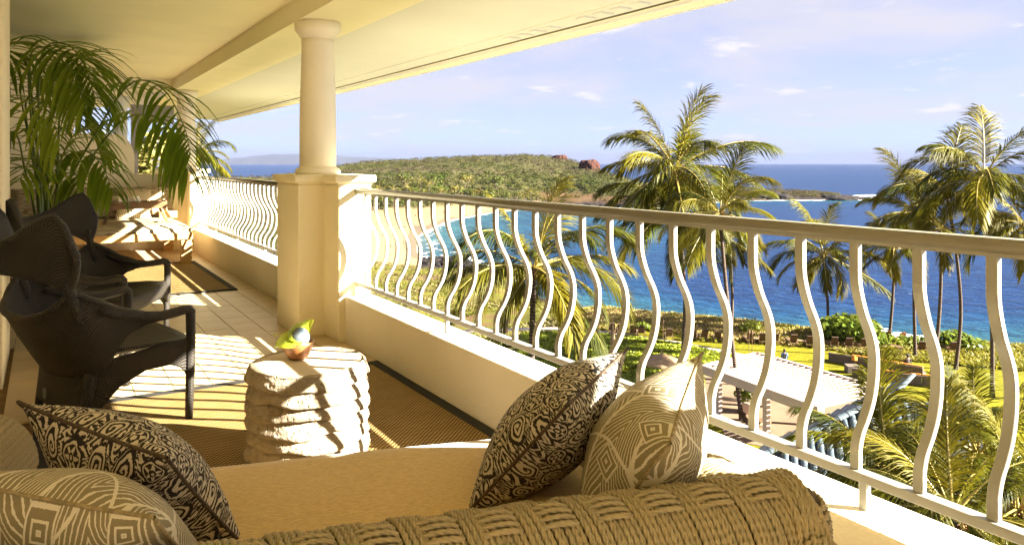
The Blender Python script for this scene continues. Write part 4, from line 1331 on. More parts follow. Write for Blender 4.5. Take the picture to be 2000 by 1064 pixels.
# the sea: one sheet to the horizon, with depth over the seabed as an attribute
spx = list(np.concatenate([np.linspace(-1200, 700, 12), np.linspace(730, 1300, 160), np.linspace(1310, 2050, 80), np.linspace(2100, 3900, 10)]))
sds = list(np.concatenate([np.linspace(100, 760, 190), np.geomspace(790, 30000, 40)]))
vs = []; dep_ = []
for px in spx:
    ds, zs = column(px)
    for d in sds:
        p = site((px - 1000) / 1480 * d, d, SEA)
        gz = float(np.interp(d, ds, zs)) if d < ds[10] else -60
        wob = 0.35 * noise.noise(Vector((p.x * .04, p.y * .04, 1))) + 0.2 * noise.noise(Vector((p.x * .15, p.y * .15, 5)))
        dep_.append(max(0.0, SEA - gz + (wob if d < 700 else 0))); vs.append(p)
nS = len(sds)
fs = [(i * nS + j, (i + 1) * nS + j, (i + 1) * nS + j + 1, i * nS + j + 1) for i in range(len(spx) - 1) for j in range(nS - 1)]
me = mesh('sea', vs, fs)
at = me.attributes.new('depth', 'FLOAT', 'POINT'); at.data.foreach_set('value', np.array(dep_, 'f'))
m = Mat('sea_water', 0.3, 0.05)
dp = m.attr('depth', True)
x, y, z = m.xyz('Object')
big = m.noise(1.0, 6, 0.62, m.vec(x * 0.006 + y * 0.004, y * 0.0016 - x * 0.001))
chop = m.noise(1.0, 5, 0.65, m.vec(x * 0.22 + y * 0.10, y * 0.07 - x * 0.03))
chop2 = m.noise(1.0, 3, 0.6, m.vec(x * 0.9 + y * 0.3, y * 0.35))
c = m.ramp((dp / 14.0).clamp(), [(0.0, (0.15, 0.165, 0.13)), (0.07, (0.034, 0.105, 0.108)), (0.27, (0.014, 0.068, 0.094)), (0.48, (0.004, 0.042, 0.098)), (0.75, (0.003, 0.023, 0.082))])
c = m.mix((big.smooth(0.38, 0.62) * 0.6), c, m.mix(0.65, c, (0.002, 0.014, 0.06)))
c = m.mix(chop.smooth(0.40, 0.66) * 0.9, c, m.mix(0.72, c, (0.0, 0.007, 0.03)))  # light and dark of the ripples mixed into the water colour
c = m.mix(chop2.smooth(0.52, 0.72) * 0.6, c, m.mix(0.55, c, (0.05, 0.12, 0.21)))
caps = (m.noise(1.0, 3, 0.7, m.vec(x * 0.16 + y * 0.07, y * 0.05 - x * 0.02)) + chop * 0.25).smooth(0.86, 0.90)
fo = m.noise(1.0, 6, 0.7, m.vec(x * 0.20, y * 0.20))
band = ((dp * 5.2 + fo * 3.0).sin() * 0.5 + 0.5) * (1.0 - (dp / 2.6).clamp())
foam = (fo + band * 0.22 - dp * 0.16).smooth(0.46, 0.60)
c = m.mix((caps * 0.7).max(foam), c, (0.80, 0.82, 0.82))
m.color(c); m.bump(chop + chop2 * 0.4, 0.9, 1.8)
sea = tag(link('sea', me, m.m, None, True), kind='structure')

# the island on the horizon
g = G(); vs = []
def isl(px): 
    return interp(px, [330, 380, 450, 520, 590, 640, 700, 780, 860, 960], [0, 60, 190, 310, 330, 290, 240, 170, 70, 0])
N = 60
for i in range(N + 1):
    px = 330 + 630 * i / N
    for j in range(6):
        d = 25000 + 2500 * j / 5
        h = 1.1 * isl(px) * sin(pi * j / 5) ** 0.7 * (1 + 0.15 * noise.noise(Vector((i * .4, j * .9, 0))))
        g.v.append(tuple(site((px - 1000) / 1480 * d, d, SEA - 2 + h)))
g.f = [(i * 6 + j, (i + 1) * 6 + j, (i + 1) * 6 + j + 1, i * 6 + j + 1) for i in range(N) for j in range(5)]
tag(g.obj('distant_island', simple('island_scrub', (0.035, 0.035, 0.03), 0.95, 0.3, 0.002), None, True), kind='structure')

# broken surf lying on the water
M['surf'] = simple('white_surf', (0.62, 0.66, 0.68), 0.9, 0.15, 0.3)
g = G(); rf = random.Random(61)
def surf(px0, px1, d0, d1, n, smin, smax):
    for _ in range(n):
        t = rf.random(); px = px0 + (px1 - px0) * t; d = d0 + (d1 - d0) * t + rf.gauss(0, 1) * (smax * .9)
        p = site((px - 1000) / 1480 * d, d, SEA + 0.04 + rf.uniform(0, .3)); s_ = rf.uniform(smin, smax)
        k = len(g.v); m_ = 9; g.v.append((p.x, p.y, p.z + .25 * s_ * .3))
        for q in range(m_):
            a = q / m_ * 2 * pi; rr_ = s_ * rf.uniform(.35, 1.1)
            v = RGT * (cos(a) * rr_ * 2.2) + FWD * (sin(a) * rr_)
            g.v.append((p.x + v.x, p.y + v.y, p.z - .1))
        for q in range(m_): g.f.append((k, k + 1 + q, k + 1 + (q + 1) % m_))
surf(1500, 1705, 638, 646, 60, 1.0, 3.0); surf(1600, 1708, 690, 735, 110, 1.5, 5.5); surf(1690, 1712, 650, 690, 40, 1.5, 4.0)
surf(1195, 1285, 528, 524, 60, 1.0, 3.0); surf(1060, 1200, 548, 538, 40, .6, 1.6)
surf(1628, 1715, 146, 141, 60, .5, 1.5); surf(1735, 1800, 138, 134, 45, .5, 1.4); surf(1440, 1560, 140, 139, 22, .3, .9)
surf(975, 1035, 222, 192, 34, .4, 1.1); surf(885, 955, 266, 230, 30, .4, 1.1)
tag(g.obj('surf', M['surf'], None, True), 'white surf breaking round the rocks and along the shore', 'surf', None, 'stuff')

# paved walk and planting beds on the lawn
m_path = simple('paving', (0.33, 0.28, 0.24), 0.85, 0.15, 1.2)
def strip(name, pts, wd, z, mat):
    g = G(); P = [Vector((p.x, p.y, 0)) for p in pts]
    P = spline(P, 24); vs = []
    for i, p in enumerate(P):
        t = (P[min(i + 1, 23)] - P[max(0, i - 1)]).normalized(); nn = Vector((-t.y, t.x, 0))
        vs += [(p + nn * wd / 2 + Vector((0, 0, z))), (p - nn * wd / 2 + Vector((0, 0, z)))]
    g.add(vs, [(2 * i, 2 * i + 1, 2 * i + 3, 2 * i + 2) for i in range(23)])
    return tag(g.obj(name, mat), kind='structure')
def on(px, py, zl=LAWN):
    d = (1.3 - zl) * 1480 / (py - 320); return site((px - 1000) / 1480 * d, d, zl)
strip('garden_path', [on(900, 648), on(1100, 643), on(1250, 660), on(1350, 676), on(1440, 694), on(1520, 712)], 1.3, LAWN + 0.02, m_path)

# ------------------------------------------------------------------ leaf clump builders
def leaf_ball(g, c, rx, rz, n, s, rnd, cols=None, col=None, flat=0.5):
    for _ in range(n):
        while True:
            v = Vector((rnd.uniform(-1, 1), rnd.uniform(-1, 1), rnd.uniform(-0.55, 1)))
            if 0.25 < v.length < 1: break
        v = v * (0.72 + 0.28 * rnd.random() / max(v.length, .3)) if v.length < .7 else v
        p = Vector((c[0] + v.x * rx, c[1] + v.y * rx, c[2] + v.z * rz))
        a = Vector((rnd.gauss(0, 1), rnd.gauss(0, 1), rnd.gauss(0, 1))).normalized()
        nrm = (v.normalized() * 0.7 + Vector((0, 0, flat)) + a * 0.8).normalized()
        t = nrm.orthogonal().normalized(); b = nrm.cross(t)
        q = rnd.uniform(0, 6.28); t, b = t * cos(q) + b * sin(q), b * cos(q) - t * sin(q)
        ss = s * rnd.uniform(0.6, 1.3)
        k = len(g.v)
        g.v += [tuple(p + t * ss), tuple(p + b * ss * 0.55), tuple(p - t * ss), tuple(p - b * ss * 0.55)]
        g.f.append((k, k + 1, k + 2, k + 3))
        if cols is not None:
            jj = rnd.uniform(0.8, 1.2); cols += [(col[0] * jj, col[1] * jj, col[2] * jj, 1)] * 4
def finish_cols(me, cols):
    ca = me.color_attributes.new('col', 'FLOAT_COLOR', 'POINT')
    ca.data.foreach_set('color', np.array(cols, 'f').ravel())
OLIVE = (0.125, 0.128, 0.014); GREEN = (0.10, 0.125, 0.009); YEL = (0.20, 0.185, 0.030); GREYB = (0.19, 0.145, 0.085); MAUVE = (0.155, 0.105, 0.085)
rnd = random.Random(11)
# scrub over the hill: one mass of bushes nobody could count
g = G(); cols = []
count = 0
for _ in range(11000):
    px = rnd.uniform(380, 1640)
    ds, zs = column(px)
    t = rnd.random() ** 0.8
    d = ds[7] + (ds[9] + 15 - ds[7]) * t if px > 640 else rnd.uniform(130, ds[9] + 20)
    if px > 1055 and d < ds[7] + (ds[8] - ds[7]) * 0.3 and rnd.random() < 0.8: continue
    p = site((px - 1000) / 1480 * d, d, 0); p.z = float(np.interp(d, ds, zs))
    nn = noise.noise(Vector((p.x * 0.012, p.y * 0.012, 3))) + rnd.uniform(-.45, .45)
    up = t if px > 640 else 0.6
    if px < 640: c = MAUVE if nn > -0.15 else OLIVE
    elif px > 1380:
        c = YEL if nn > 0 else GREYB
    elif nn > 0.12 + 0.25 * (0.5 - up): c = GREYB if up > 0.35 else OLIVE
    elif nn > -0.22: c = OLIVE
    else: c = GREEN if up < 0.6 else OLIVE
    r = rnd.uniform(1.0, 3.6) * (1.1 if up < 0.4 else 0.8)
    if px > 1200: r *= 0.55
    if px < 640 and d < 400: r *= 0.6
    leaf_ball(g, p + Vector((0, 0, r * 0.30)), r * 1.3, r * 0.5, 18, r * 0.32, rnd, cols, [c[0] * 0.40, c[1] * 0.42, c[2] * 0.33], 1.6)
me = mesh('scrub', g.v, g.f); finish_cols(me, cols)
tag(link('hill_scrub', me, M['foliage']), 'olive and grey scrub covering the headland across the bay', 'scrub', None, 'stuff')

# broad trees along the back of the beach
def tree(p, r, h, c, label, grp, cat='tree', n=260, name='kiawe_tree'):
    t = empty(name, p, 0, label, cat, grp)
    rr = random.Random(int(p.x * 7 + p.y)); g = G(); cl = []
    for _ in range(9):
        a = rr.uniform(0, 6.28); q = rr.uniform(0.1, 0.75)
        leaf_ball(g, (cos(a) * q * r, sin(a) * q * r, h * rr.uniform(0.55, 0.9)), r * rr.uniform(.32, .5), r * rr.uniform(.22, .36), n // 9, r * 0.10, rr, cl, tuple(v * rr.uniform(.42, .75) for v in c))
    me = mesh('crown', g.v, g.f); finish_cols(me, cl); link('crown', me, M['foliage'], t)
    g = G()
    for k in range(4):
        a = rr.uniform(0, 6.28)
        g.tube([(0.1 * k, 0, -0.3), (cos(a) * r * .15, sin(a) * r * .15, h * .35), (cos(a) * r * .5, sin(a) * r * .5, h * .72)], [0.38, 0.25, 0.1], 6)
    g.obj('trunk', M['bark_dark'], t, True)
    return t
TREES = [(728, 410, 446, 7, GREEN), (752, 408, 462, 6, OLIVE), (776, 405, 470, 7.5, OLIVE), (800, 402, 490, 8, GREEN), (820, 400, 500, 6.5, YEL), (838, 399, 508, 6, OLIVE), (862, 396, 520, 8.5, GREEN),
         (890, 396, 525, 8, YEL), (915, 395, 530, 7, OLIVE), (936, 397, 526, 7.5, YEL), (960, 398, 528, 8, OLIVE), (984, 399, 535, 6.5, GREEN), (1006, 401, 545, 6, OLIVE), (1026, 402, 556, 5, YEL), (1048, 402, 566, 5, OLIVE),
         (790, 388, 560, 9, OLIVE), (850, 384, 570, 9, GREEN), (910, 380, 580, 9, YEL), (970, 384, 585, 9, GREEN)]
for i, (px, py, d, r, c) in enumerate(TREES):
    p = site((px - 1000) / 1480 * d, d); p.z = ground_z(p)
    tree(p, r, r * 1.25, c, 'broad %s tree in the row behind the beach' % {GREEN: 'dark green', OLIVE: 'olive green', YEL: 'yellow green'}[c], 'trees along the back of the beach, ' + {GREEN: 'dark green', OLIVE: 'olive', YEL: 'yellow green'}[c])

# red sea stack and the broken red cliff
def rock(name, p, sx, sy, sz, seed, mat, label, flat=0.0, grp=None):
    g = G()
    def fn(u, v):
        a = u * 2 * pi; b = v * pi * 0.5
        q = Vector((cos(a), sin(a), 0)) * (cos(b) ** 0.35) + Vector((0, 0, sin(b) ** 0.55 if v > 0 else 0))
        k = 1 + 0.22 * noise.noise(q * 1.8 + Vector((seed, 0, 0))) + 0.12 * noise.noise(q * 4.5 + Vector((seed, 7, 0)))
        return Vector((q.x * sx * k, q.y * sy * k, q.z * sz * (1 + 0.10 * noise.noise(q * 3 + Vector((0, seed, 0))))))
    g.grid(fn, 40, 16, True); g.f.append(tuple(15 * 40 + i for i in range(40)))
    o = g.obj(name, mat, None); o.location = p
    return tag(o, label, 'rock', grp)
m = Mat('red_rock', 0.9, 0.15)
x, y, z = m.xyz('Object')
c = m.mix(m.noise(0.35, 5).smooth(.35, .65), (0.028, 0.0095, 0.006), (0.062, 0.024, 0.015)); m.color(c); m.bump(m.noise(0.6, 5), 0.9, 1.5); M['redrock'] = m.m
M['lava'] = simple('lava_rock', (0.010, 0.0075, 0.007), 0.9, 0.5, 0.8, 0.9, 2.0, 0.2, 0.4)
p = site((1151 - 1000) / 1480 * 780, 780); p.z = -14; rock('sea_stack', p, 12.0, 9, 18.5, 3.0, M['redrock'], 'flat topped red sea stack rising beyond the headland')
p = site((1094 - 1000) / 1480 * 900, 900); p.z = 1.5; rock('red_cliff', p, 9.5, 8, 9.5, 8.0, M['redrock'], 'broken red cliff at the right end of the hilltop')
rr = random.Random(5)
for i in range(26):
    px = rr.uniform(1475, 1712); d = rr.uniform(640, 668)
    if i < 4: px = (1508, 1585, 1625, 1665)[i]
    p = site((px - 1000) / 1480 * d, d, -30.3); s = rr.uniform(2.0, 6.5) * (0.7 if px > 1660 else 1)
    rock('lava_rock', p, s * 1.7, s * 1.2, s * rr.uniform(.45, .9) * (1.4 if i < 4 else 1), i * 3.7, M['lava'], 'black lava rock at the tip of the point, washed by white surf', 0, 'lava rocks on the point')
for i in range(34):
    px = rr.uniform(1060, 1290); ds, zs = column(px); d = ds[6] + rr.uniform(-4, 6)
    p = site((px - 1000) / 1480 * d, d, -30.2); s = rr.uniform(1.2, 3.4)
    rock('lava_rock', p, s * 1.8, s * 1.2, s * .8, i * 2.3 + 50, M['lava'], 'dark lava rock along the far shore of the bay', 0, 'dark rocks along the far shore')
# boulders between beach and near shore
g = G(); rr = random.Random(9)
boul = None
for i in range(420):
    t = rr.random()
    px = 826 + 215 * t; ds, zs = column(px)
    d = ds[3] + rr.uniform(-16, 8) + 6 * (1 - t); s = rr.uniform(.4, 1.25)
    p = site((px - 1000) / 1480 * d, d); p.z = max(-30.2, float(np.interp(d, ds, zs))) + s * .2
    k = len(g.v)
    for q in range(3):
        for w_ in range(6):
            a = w_ / 6 * 6.283; rr_ = s * (1.0, .95, .5)[q] * rr.uniform(.75, 1.2)
            g.v.append((p.x + cos(a) * rr_ * 1.2, p.y + sin(a) * rr_, p.z + (-.4, .25, .7)[q] * s * rr.uniform(.8, 1.2)))
    for q in range(2):
        for w_ in range(6):
            g.f.append((k + q * 6 + w_, k + q * 6 + (w_ + 1) % 6, k + q * 6 + 6 + (w_ + 1) % 6, k + q * 6 + 6 + w_))
    g.f.append(tuple(k + 12 + w_ for w_ in range(6)))
tag(g.obj('shore_boulders', M['lava']), 'bank of black boulders between the sand and the surf', 'boulders', None, 'stuff')

# dry grass on the slope and along the bank: blades joined in one mass
g = G(); cols = []; rr = random.Random(21)
for _ in range(22000):
    px = rr.uniform(700, 2020)
    ds, zs = column(px)
    if px > 1100: d = rr.uniform(ds[1] - 1.0, ds[2] + 8)
    else: d = rr.uniform(ds[1] + 2, ds[2] + (ds[3] - ds[2]) * 0.75) if px > 815 else rr.uniform(100, 222)
    p = site((px - 1000) / 1480 * d, d); p.z = float(np.interp(d, ds, zs))
    nn = noise.noise(Vector((p.x * .06, p.y * .06, 1)))
    if nn < -0.25 and px < 1180: continue
    c = (0.42, 0.31, 0.115) if nn + rr.uniform(-.4, .4) > 0.12 else ((0.30, 0.265, 0.03) if rr.random() < .7 else (0.19, 0.19, 0.022))
    h = rr.uniform(.14, .42)
    for q in range(4):
        a = rr.uniform(0, 6.28); dx, dy = cos(a) * .22, sin(a) * .22
        lx, ly = rr.uniform(-.75, .75), rr.uniform(-.75, .75)
        k = len(g.v)
        g.v += [(p.x - dx, p.y - dy, p.z - .1), (p.x + dx, p.y + dy, p.z - .1), (p.x + lx, p.y + ly, p.z + h)]
        g.f.append((k, k + 1, k + 2)); q_ = 0.42 if px < 1120 else 0.8; cols += [(c[0] * q_, c[1] * q_ * (1.12 if px < 1120 else 1), c[2] * q_, 1)] * 3
me = mesh('dry_grass', g.v, g.f); finish_cols(me, cols)
tag(link('dry_grass', me, M['grassblade']), 'dry yellow green grass on the bank above the sea', 'grass', None, 'stuff')
# glossy ground cover bed
g = G(); cols = []; rr = random.Random(22)
def inpoly(x, y, P):
    r = False; j = len(P) - 1
    for i in range(len(P)):
        if (P[i][1] > y) != (P[j][1] > y) and x < (P[j][0] - P[i][0]) * (y - P[i][1]) / (P[j][1] - P[i][1]) + P[i][0]: r = not r
        j = i
    return r
BED = [(1020, 655), (1130, 652), (1250, 664), (1330, 676), (1432, 700), (1425, 716), (1372, 730), (1372, 830), (1150, 830), (1000, 760)]
BEDW = [(q.x, q.y) for q in [on(a, b) for a, b in BED]]
bx = [q[0] for q in BEDW]; by = [q[1] for q in BEDW]
for _ in range(60000):
    x_, y_ = rr.uniform(min(bx), max(bx)), rr.uniform(min(by), max(by))
    if not inpoly(x_, y_, BEDW): continue
    nn = noise.noise(Vector((x_ * .35, y_ * .35, 0)))
    if nn < -0.42: continue
    c = (0.27, 0.31, 0.014) if rr.random() < .65 else (0.15, 0.19, 0.012)
    if rr.random() < .12: c = (0.24, 0.26, 0.03)
    leaf_ball(g, (x_, y_, LAWN + .12 + .2 * max(0, nn)), .22, .22, 4, .17, rr, cols, c)
me = mesh('ground_cover', g.v, g.f); finish_cols(me, cols)
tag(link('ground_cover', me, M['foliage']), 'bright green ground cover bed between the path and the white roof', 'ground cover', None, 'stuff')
# separate shrubs on the bank
def shrub(px, py, r, h, label, n=420, mat='shrubleaf', zl=LAWN):
    p = on(px, py, zl); t = empty('shrub', p, 0, label, 'shrub')
    rr = random.Random(int(px)); g = G()
    for _ in range(12):
        a = rr.uniform(0, 6.28); q = rr.uniform(0, .7)
        leaf_ball(g, (cos(a) * q * r, sin(a) * q * r, h * rr.uniform(.3, .62)), r * .42, h * .38, n // 12, r * .085 + .05, rr)
    g.obj('foliage', M[mat], t)
    g = G()
    for k in range(3): g.tube([(0, 0, -.05), (r * .2 * cos(k * 2.1), r * .2 * sin(k * 2.1), h * .5)], [.06, .03], 5)
    g.obj('stem', M['bark_dark'], t)
shrub(1668, 668, 4.0, 2.6, 'large glossy green shrub at the lawn edge, left of the wooden chairs', 1500)
shrub(1640, 670, 2.2, 1.6, 'low green shrub joining the large one behind the loungers', 600)
shrub(1712, 676, 1.8, 1.2, 'small green shrub beside the leaning palm trunk', 500)
shrub(1795, 676, 2.6, 1.0, 'low spreading green shrub right of the wooden chairs', 600)
shrub(1875, 679, 2.7, 1.7, 'grey green rounded shrub behind the right hand trunks', 700)
shrub(1466, 650, 1.6, 1.5, 'small grey green bush on the dry bank', 400)
shrub(1258, 646, 1.3, 1.0, 'little green bush behind the paired loungers', 300)
shrub(1775, 680, 1.5, 0.9, 'tiny green bush between the wooden chairs and a trunk', 300)
shrub(1130, 720, 2.2, 1.3, 'reddish bush at the foot of the middle palm', 500)
shrub(1085, 705, 2.4, 1.5, 'green bush by the closed umbrellas', 500)

# ------------------------------------------------------------------ coconut palms
def coco_frond(seed, elev, L=1.0, curl=1.0, nl=44, mat='coco'):
    """unit frond along +x: stalk bends under its weight, leaflets hang to both sides"""
    rr = random.Random(seed); P = []; a = radians(elev); p = Vector((0, 0, 0)); n = 22; lift = 0.45 if elev > 70 else 1.0
    for i in range(n + 1):
        P.append(p.copy())
        p = p + Vector((cos(a), 0, sin(a))) * (1.0 / n)
        a -= lift * (0.020 + 0.105 * (i / n) ** 1.3) * curl * (1.0 if elev > -20 else 0.35) + (0.012 if a > 0.9 and lift == 1.0 else 0)
        a = max(a, radians(-84))
    g = G(); twist = rr.uniform(-.5, .5)
    for i in range(nl):
        f = i / (nl - 1); t = 0.14 + 0.86 * f; k = min(int(t * n), n - 1); q = t * n - k
        c0 = P[k].lerp(P[k + 1], q); d = (P[k + 1] - P[k]).normalized(); sd = Vector((0, 1, 0)); up = sd.cross(d) * -1
        if up.z < 0: up = -up
        for s in (-1, 1):
            ll = 0.30 * (0.35 + 0.9 * sin(pi * (0.10 + 0.80 * f))) * rr.uniform(.85, 1.12)
            v = (sd * s * (0.72 - .25 * f) + d * (0.75 + 0.5 * f) + up * (rr.uniform(-.10, .28) + s * twist * .3)).normalized()
            c = c0.copy(); ww = 0.0056 * rr.uniform(.8, 1.2); prev = None
            for j in range(4):
                tt = j / 3; wj = ww * (0.6, 1.0, 0.75, 0.05)[j]
                side = d * 1.0 - v * d.dot(v)
                side = side.normalized() if side.length > .05 else up
                A, B = c + side * wj, c - side * wj
                k2 = len(g.v); g.v += [tuple(A), tuple(B)]
                if prev is not None: g.f.append((prev, prev + 1, k2 + 1, k2))
                prev = k2
                v = (v + Vector((0, 0, -1)) * (0.22 + 0.40 * tt) * rr.uniform(.6, 1.3)).normalized()
                c = c + v * ll / 3
    kf = len(g.f)
    g.tube(P, [0.011 - 0.0095 * i / n for i in range(n + 1)], 5)
    me = mesh('frond', g.v, g.f); me.materials.append(M[mat]); me.materials.append(M['rachis'])
    for i in range(kf, len(me.polygons)): me.polygons[i].material_index = 1
    return me
ELEV = [86, 74, 60, 46, 32, 18, 4, -10, -26, -44]
FROND = {e: [coco_frond(100 + e + 7 * k, e, 1, rndc, 66) for k, rndc in enumerate((0.65, 1.0, 1.3))] for e in ELEV}
FROND_Y = {e: [coco_frond(300 + e, e, 1, 0.95, 66, 'coco_young')] for e in ELEV}
FROND_LOD = {e: [coco_frond(500 + e, e, 1, 1.0, 16)] for e in (80, 50, 25, 0, -30)}
def coconut(crown, R, basep, n, label, seed, wind=0.0, grp=None, lod=False, bend=0.06, thick=0.16, name='coconut_palm', young=0.25):
    rr = random.Random(seed)
    b = Vector((basep.x, basep.y, basep.z)); t = empty(name, b, 0, label, 'palm', grp)
    top = crown - b
    side = Vector((-top.y, top.x, 0)); side = side.normalized() if side.length > .1 else Vector((1, 0, 0))
    P = [Vector((0, 0, -.3)), top * .3 + RGT * (bend * top.z * .5) + Vector((0, 0, top.z * .02)), top * .65 + RGT * (bend * top.z * .42), top]
    S_ = spline(P, 22)
    g = G(); g.tube(S_, [thick * (1.45 if i == 0 else 1.12 if i == 1 else 1.0 - 0.28 * i / 21) for i in range(22)], 9)
    g.obj('trunk', M['bark'], t, True)
    g = G(); leaf_ball(g, top + Vector((0, 0, -.15)), thick * 2.1, thick * 2.6, 60, thick * .8, rr)
    g.obj('crown_base', M['husk'], t)
    for k in range(n):
        f = (k + .5) / n
        e = 88 - 120 * f ** 0.72 + rr.uniform(-12, 12)
        src = FROND_LOD if lod else (FROND_Y if rr.random() < young else FROND)
        key = min(src.keys(), key=lambda q: abs(q - e))
        o = bpy.data.objects.new('frond', rr.choice(src[key])); COL.objects.link(o); o.parent = t
        az = k * 2.39996 + rr.uniform(-.3, .3)
        dirv = Vector((cos(az), sin(az), 0))
        if wind:                                  # trade wind pushes the fronds to one side
            wv = -RGT * wind
            dirv = (dirv + wv * (0.9 if e > -5 else .35)).normalized()
        o.location = top + Vector((0, 0, 0.1)) + dirv * thick * .6
        o.rotation_euler = (rr.uniform(-.25, .25), rr.uniform(-.08, .08), atan2(dirv.y, dirv.x))
        s = R * rr.uniform(.74, 1.16) * (1.0 if e > -30 else .85); o.scale = (s, s, s)
    return t
def palm_at(cx, cy, d, Rpx, bx_, by_, label, seed, n=24, wind=.3, grp=None, gz=LAWN, thick=.16, bend=.05, young=.25):
    c = sv(cx, cy, d)
    db = (1.3 - gz) * 1480 / (by_ - 320) if by_ > 330 else d
    b = site((bx_ - 1000) / 1480 * db, db, gz)
    return coconut(c, Rpx * d / 1480, b, n, label, seed, wind, grp, False, bend, thick, 'coconut_palm', young)
palm_at(1318, 332, 66, 180, 1332, 707, 'tallest coconut palm left of centre right, crown against the sky above the railing', 1, 22, .15, young=.3)
palm_at(1406, 420, 54, 138, 1450, 822, 'coconut palm whose trunk leans across the white roof, crown just above the handrail', 2, 20, -.1, bend=-.02, young=.45)
palm_at(1316, 430, 72, 150, 1346, 687, 'shorter coconut palm tucked below the tallest crown', 3, 22, .2, young=.3)
palm_at(1424, 470, 76, 95, 1426, 672, 'thin coconut palm with its crown half hidden below the handrail', 4, 18, .1)
palm_at(1609, 500, 82, 125, 1617, 642, 'lone coconut palm at the lawn edge with a small crown below the handrail', 5, 20, .15, bend=.03)
palm_at(1747, 486, 77, 85, 1736, 664, 'coconut palm with a pale leaning trunk beside the wooden chairs', 6, 18, .4, bend=.03)
palm_at(1785, 418, 69, 118, 1788, 700, 'straight coconut palm third from the right, crown blown left', 7, 17, .7, bend=-.01)
palm_at(1850, 382, 65, 142, 1866, 722, 'coconut palm with a curved trunk, second from the right edge', 8, 20, .8, bend=.09)
palm_at(1922, 346, 58, 165, 1938, 775, 'tallest coconut palm on the right, top frond reaching highest', 9, 20, .45, bend=.02)
palm_at(1838, 450, 61, 98, 1815, 752, 'coconut palm with its crown lost among the right hand cluster', 10, 15, .4, bend=.06)
palm_at(2000, 440, 56, 130, 2004, 780, 'coconut palm cut by the right edge of the view', 11, 18, .3)
palm_at(388, 302, 60, 72, 384, 760, 'coconut palm between the far column and the sea, at the left', 12, 20, -.2, young=.5)
palm_at(1042, 528, 34, 205, 1030, 1095, 'broad coconut palm standing alone before the turquoise bay, behind the railing', 13, 26, -.15, thick=.17, bend=.0, young=.2)
palm_at(1735, 925, 24, 200, 1770, 1419, 'low coconut palm crown in front of the tiled roof, seen from above', 14, 30, .2, young=.35)
palm_at(1910, 890, 24, 200, 1900, 1419, 'bushy coconut palm crown at the lower right, seen from above', 15, 30, .1, young=.35)
palm_at(1990, 1000, 20, 220, 1990, 1640, 'coconut palm crown in the bottom right corner below the railing', 16, 26, .1, young=.5)
palm_at(1860, 1010, 18, 230, 1860, 1785, 'lowest coconut palm crown, its yellow fronds just under the railing', 17, 24, .1, young=.6)
for k, (px, py, d) in enumerate(((740, 368, 455), (768, 372, 460), (820, 352, 500), (838, 360, 498), (795, 366, 478), (1036, 376, 555), (1052, 380, 560), (1024, 384, 552), (862, 372, 500), (725, 372, 450))):
    c = sv(px, py, d); b = Vector((c.x, c.y, 0)); b.z = ground_z(b)
    coconut(c, 5.2, b, 15, 'small distant coconut palm among the trees behind the beach', 40 + k, .1, 'distant palms behind the beach', True, .03, .22)

# ================================================================== THE HOTEL LAWN
M['plaster_pale'] = simple('pale_plaster', (0.44, 0.335, 0.28), 0.85, 0.06, 1.2, 0.15, 20)
M['louvre'] = simple('pale_louvre', (0.50, 0.40, 0.34), 0.75, 0.08, 1.0, 0.1, 12, 0.3, 0.01, 0.12)
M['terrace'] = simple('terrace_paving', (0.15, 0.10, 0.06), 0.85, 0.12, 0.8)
M['wall_grey'] = simple('grey_wicker_wall', (0.115, 0.088, 0.072), 0.85, 0.15, 3, 0.4, 25)
# white louvred shade roof on posts
pz = -13.0
A_, B_, C_, D_ = on(1371, 717, pz), on(1478, 692, pz), on(1745, 768, pz), on(1600, 800, pz)
perg = empty('shade_roof', (A_.x, A_.y, LAWN), 0, 'white louvred flat shade roof over the terrace, left of the blue tiled roof', 'pergola')
O_ = Vector((A_.x, A_.y, LAWN))
def quadbeam(P, Q, w_, h, ztop, name, mat, parent, org):
    d = (Q - P); d.z = 0; d.normalize(); nn = Vector((-d.y, d.x, 0)); g = G()
    vs = []
    for p in (P, Q):
        for a, b in ((-1, -h), (1, -h), (1, 0), (-1, 0)): vs.append(Vector((p.x, p.y, ztop + b)) + nn * (a * w_ / 2) - org)
    g.add(vs, [(0, 1, 2, 3), (7, 6, 5, 4), (0, 4, 5, 1), (1, 5, 6, 2), (2, 6, 7, 3), (3, 7, 4, 0)])
    return g.obj(name, mat, parent)
quadbeam(A_, D_, .22, .62, pz + .16, 'fascia_beam', M['plaster_pale'], perg, O_)
quadbeam(B_, C_, .22, .40, pz + .16, 'edge_beam', M['plaster_pale'], perg, O_)
quadbeam(A_ + (B_ - A_) * .03, B_ - (B_ - A_) * .03, .2, .35, pz + .14, 'end_beam', M['plaster_pale'], perg, O_)
NB = 22
lou = None
for k in range(NB):
    t = (k + .5) / NB
    P = A_.lerp(D_, t); Q = B_.lerp(C_, t); d = (Q - P)
    L = d.length - .26; wd = ((D_ - A_).length + (C_ - B_).length) / 2 / NB
    g = G(); g.box(0, L, -wd * .56, wd * .56, -.02, .02)
    o = g.obj('louvre_board', M['louvre'], perg)
    d.normalize(); o.location = P + d * .13 - O_ + Vector((0, 0, .03)); o.rotation_euler = (radians(-13), 0, atan2(d.y, d.x))
for t, q in ((.12, .08), (.55, .08), (.9, .08), (.12, .9), (.55, .92)):
    p = A_.lerp(D_, t).lerp(B_.lerp(C_, t), q) - O_
    g = G(); g.box(p.x - .17, p.x + .17, p.y - .17, p.y + .17, 0, 3.2); g.obj('post', M['plaster_pale'], perg, bevel=.02)
pts = [on(1360, 735), on(1450, 712), on(1560, 735), on(1700, 800), on(1640, 900), on(1420, 860)]
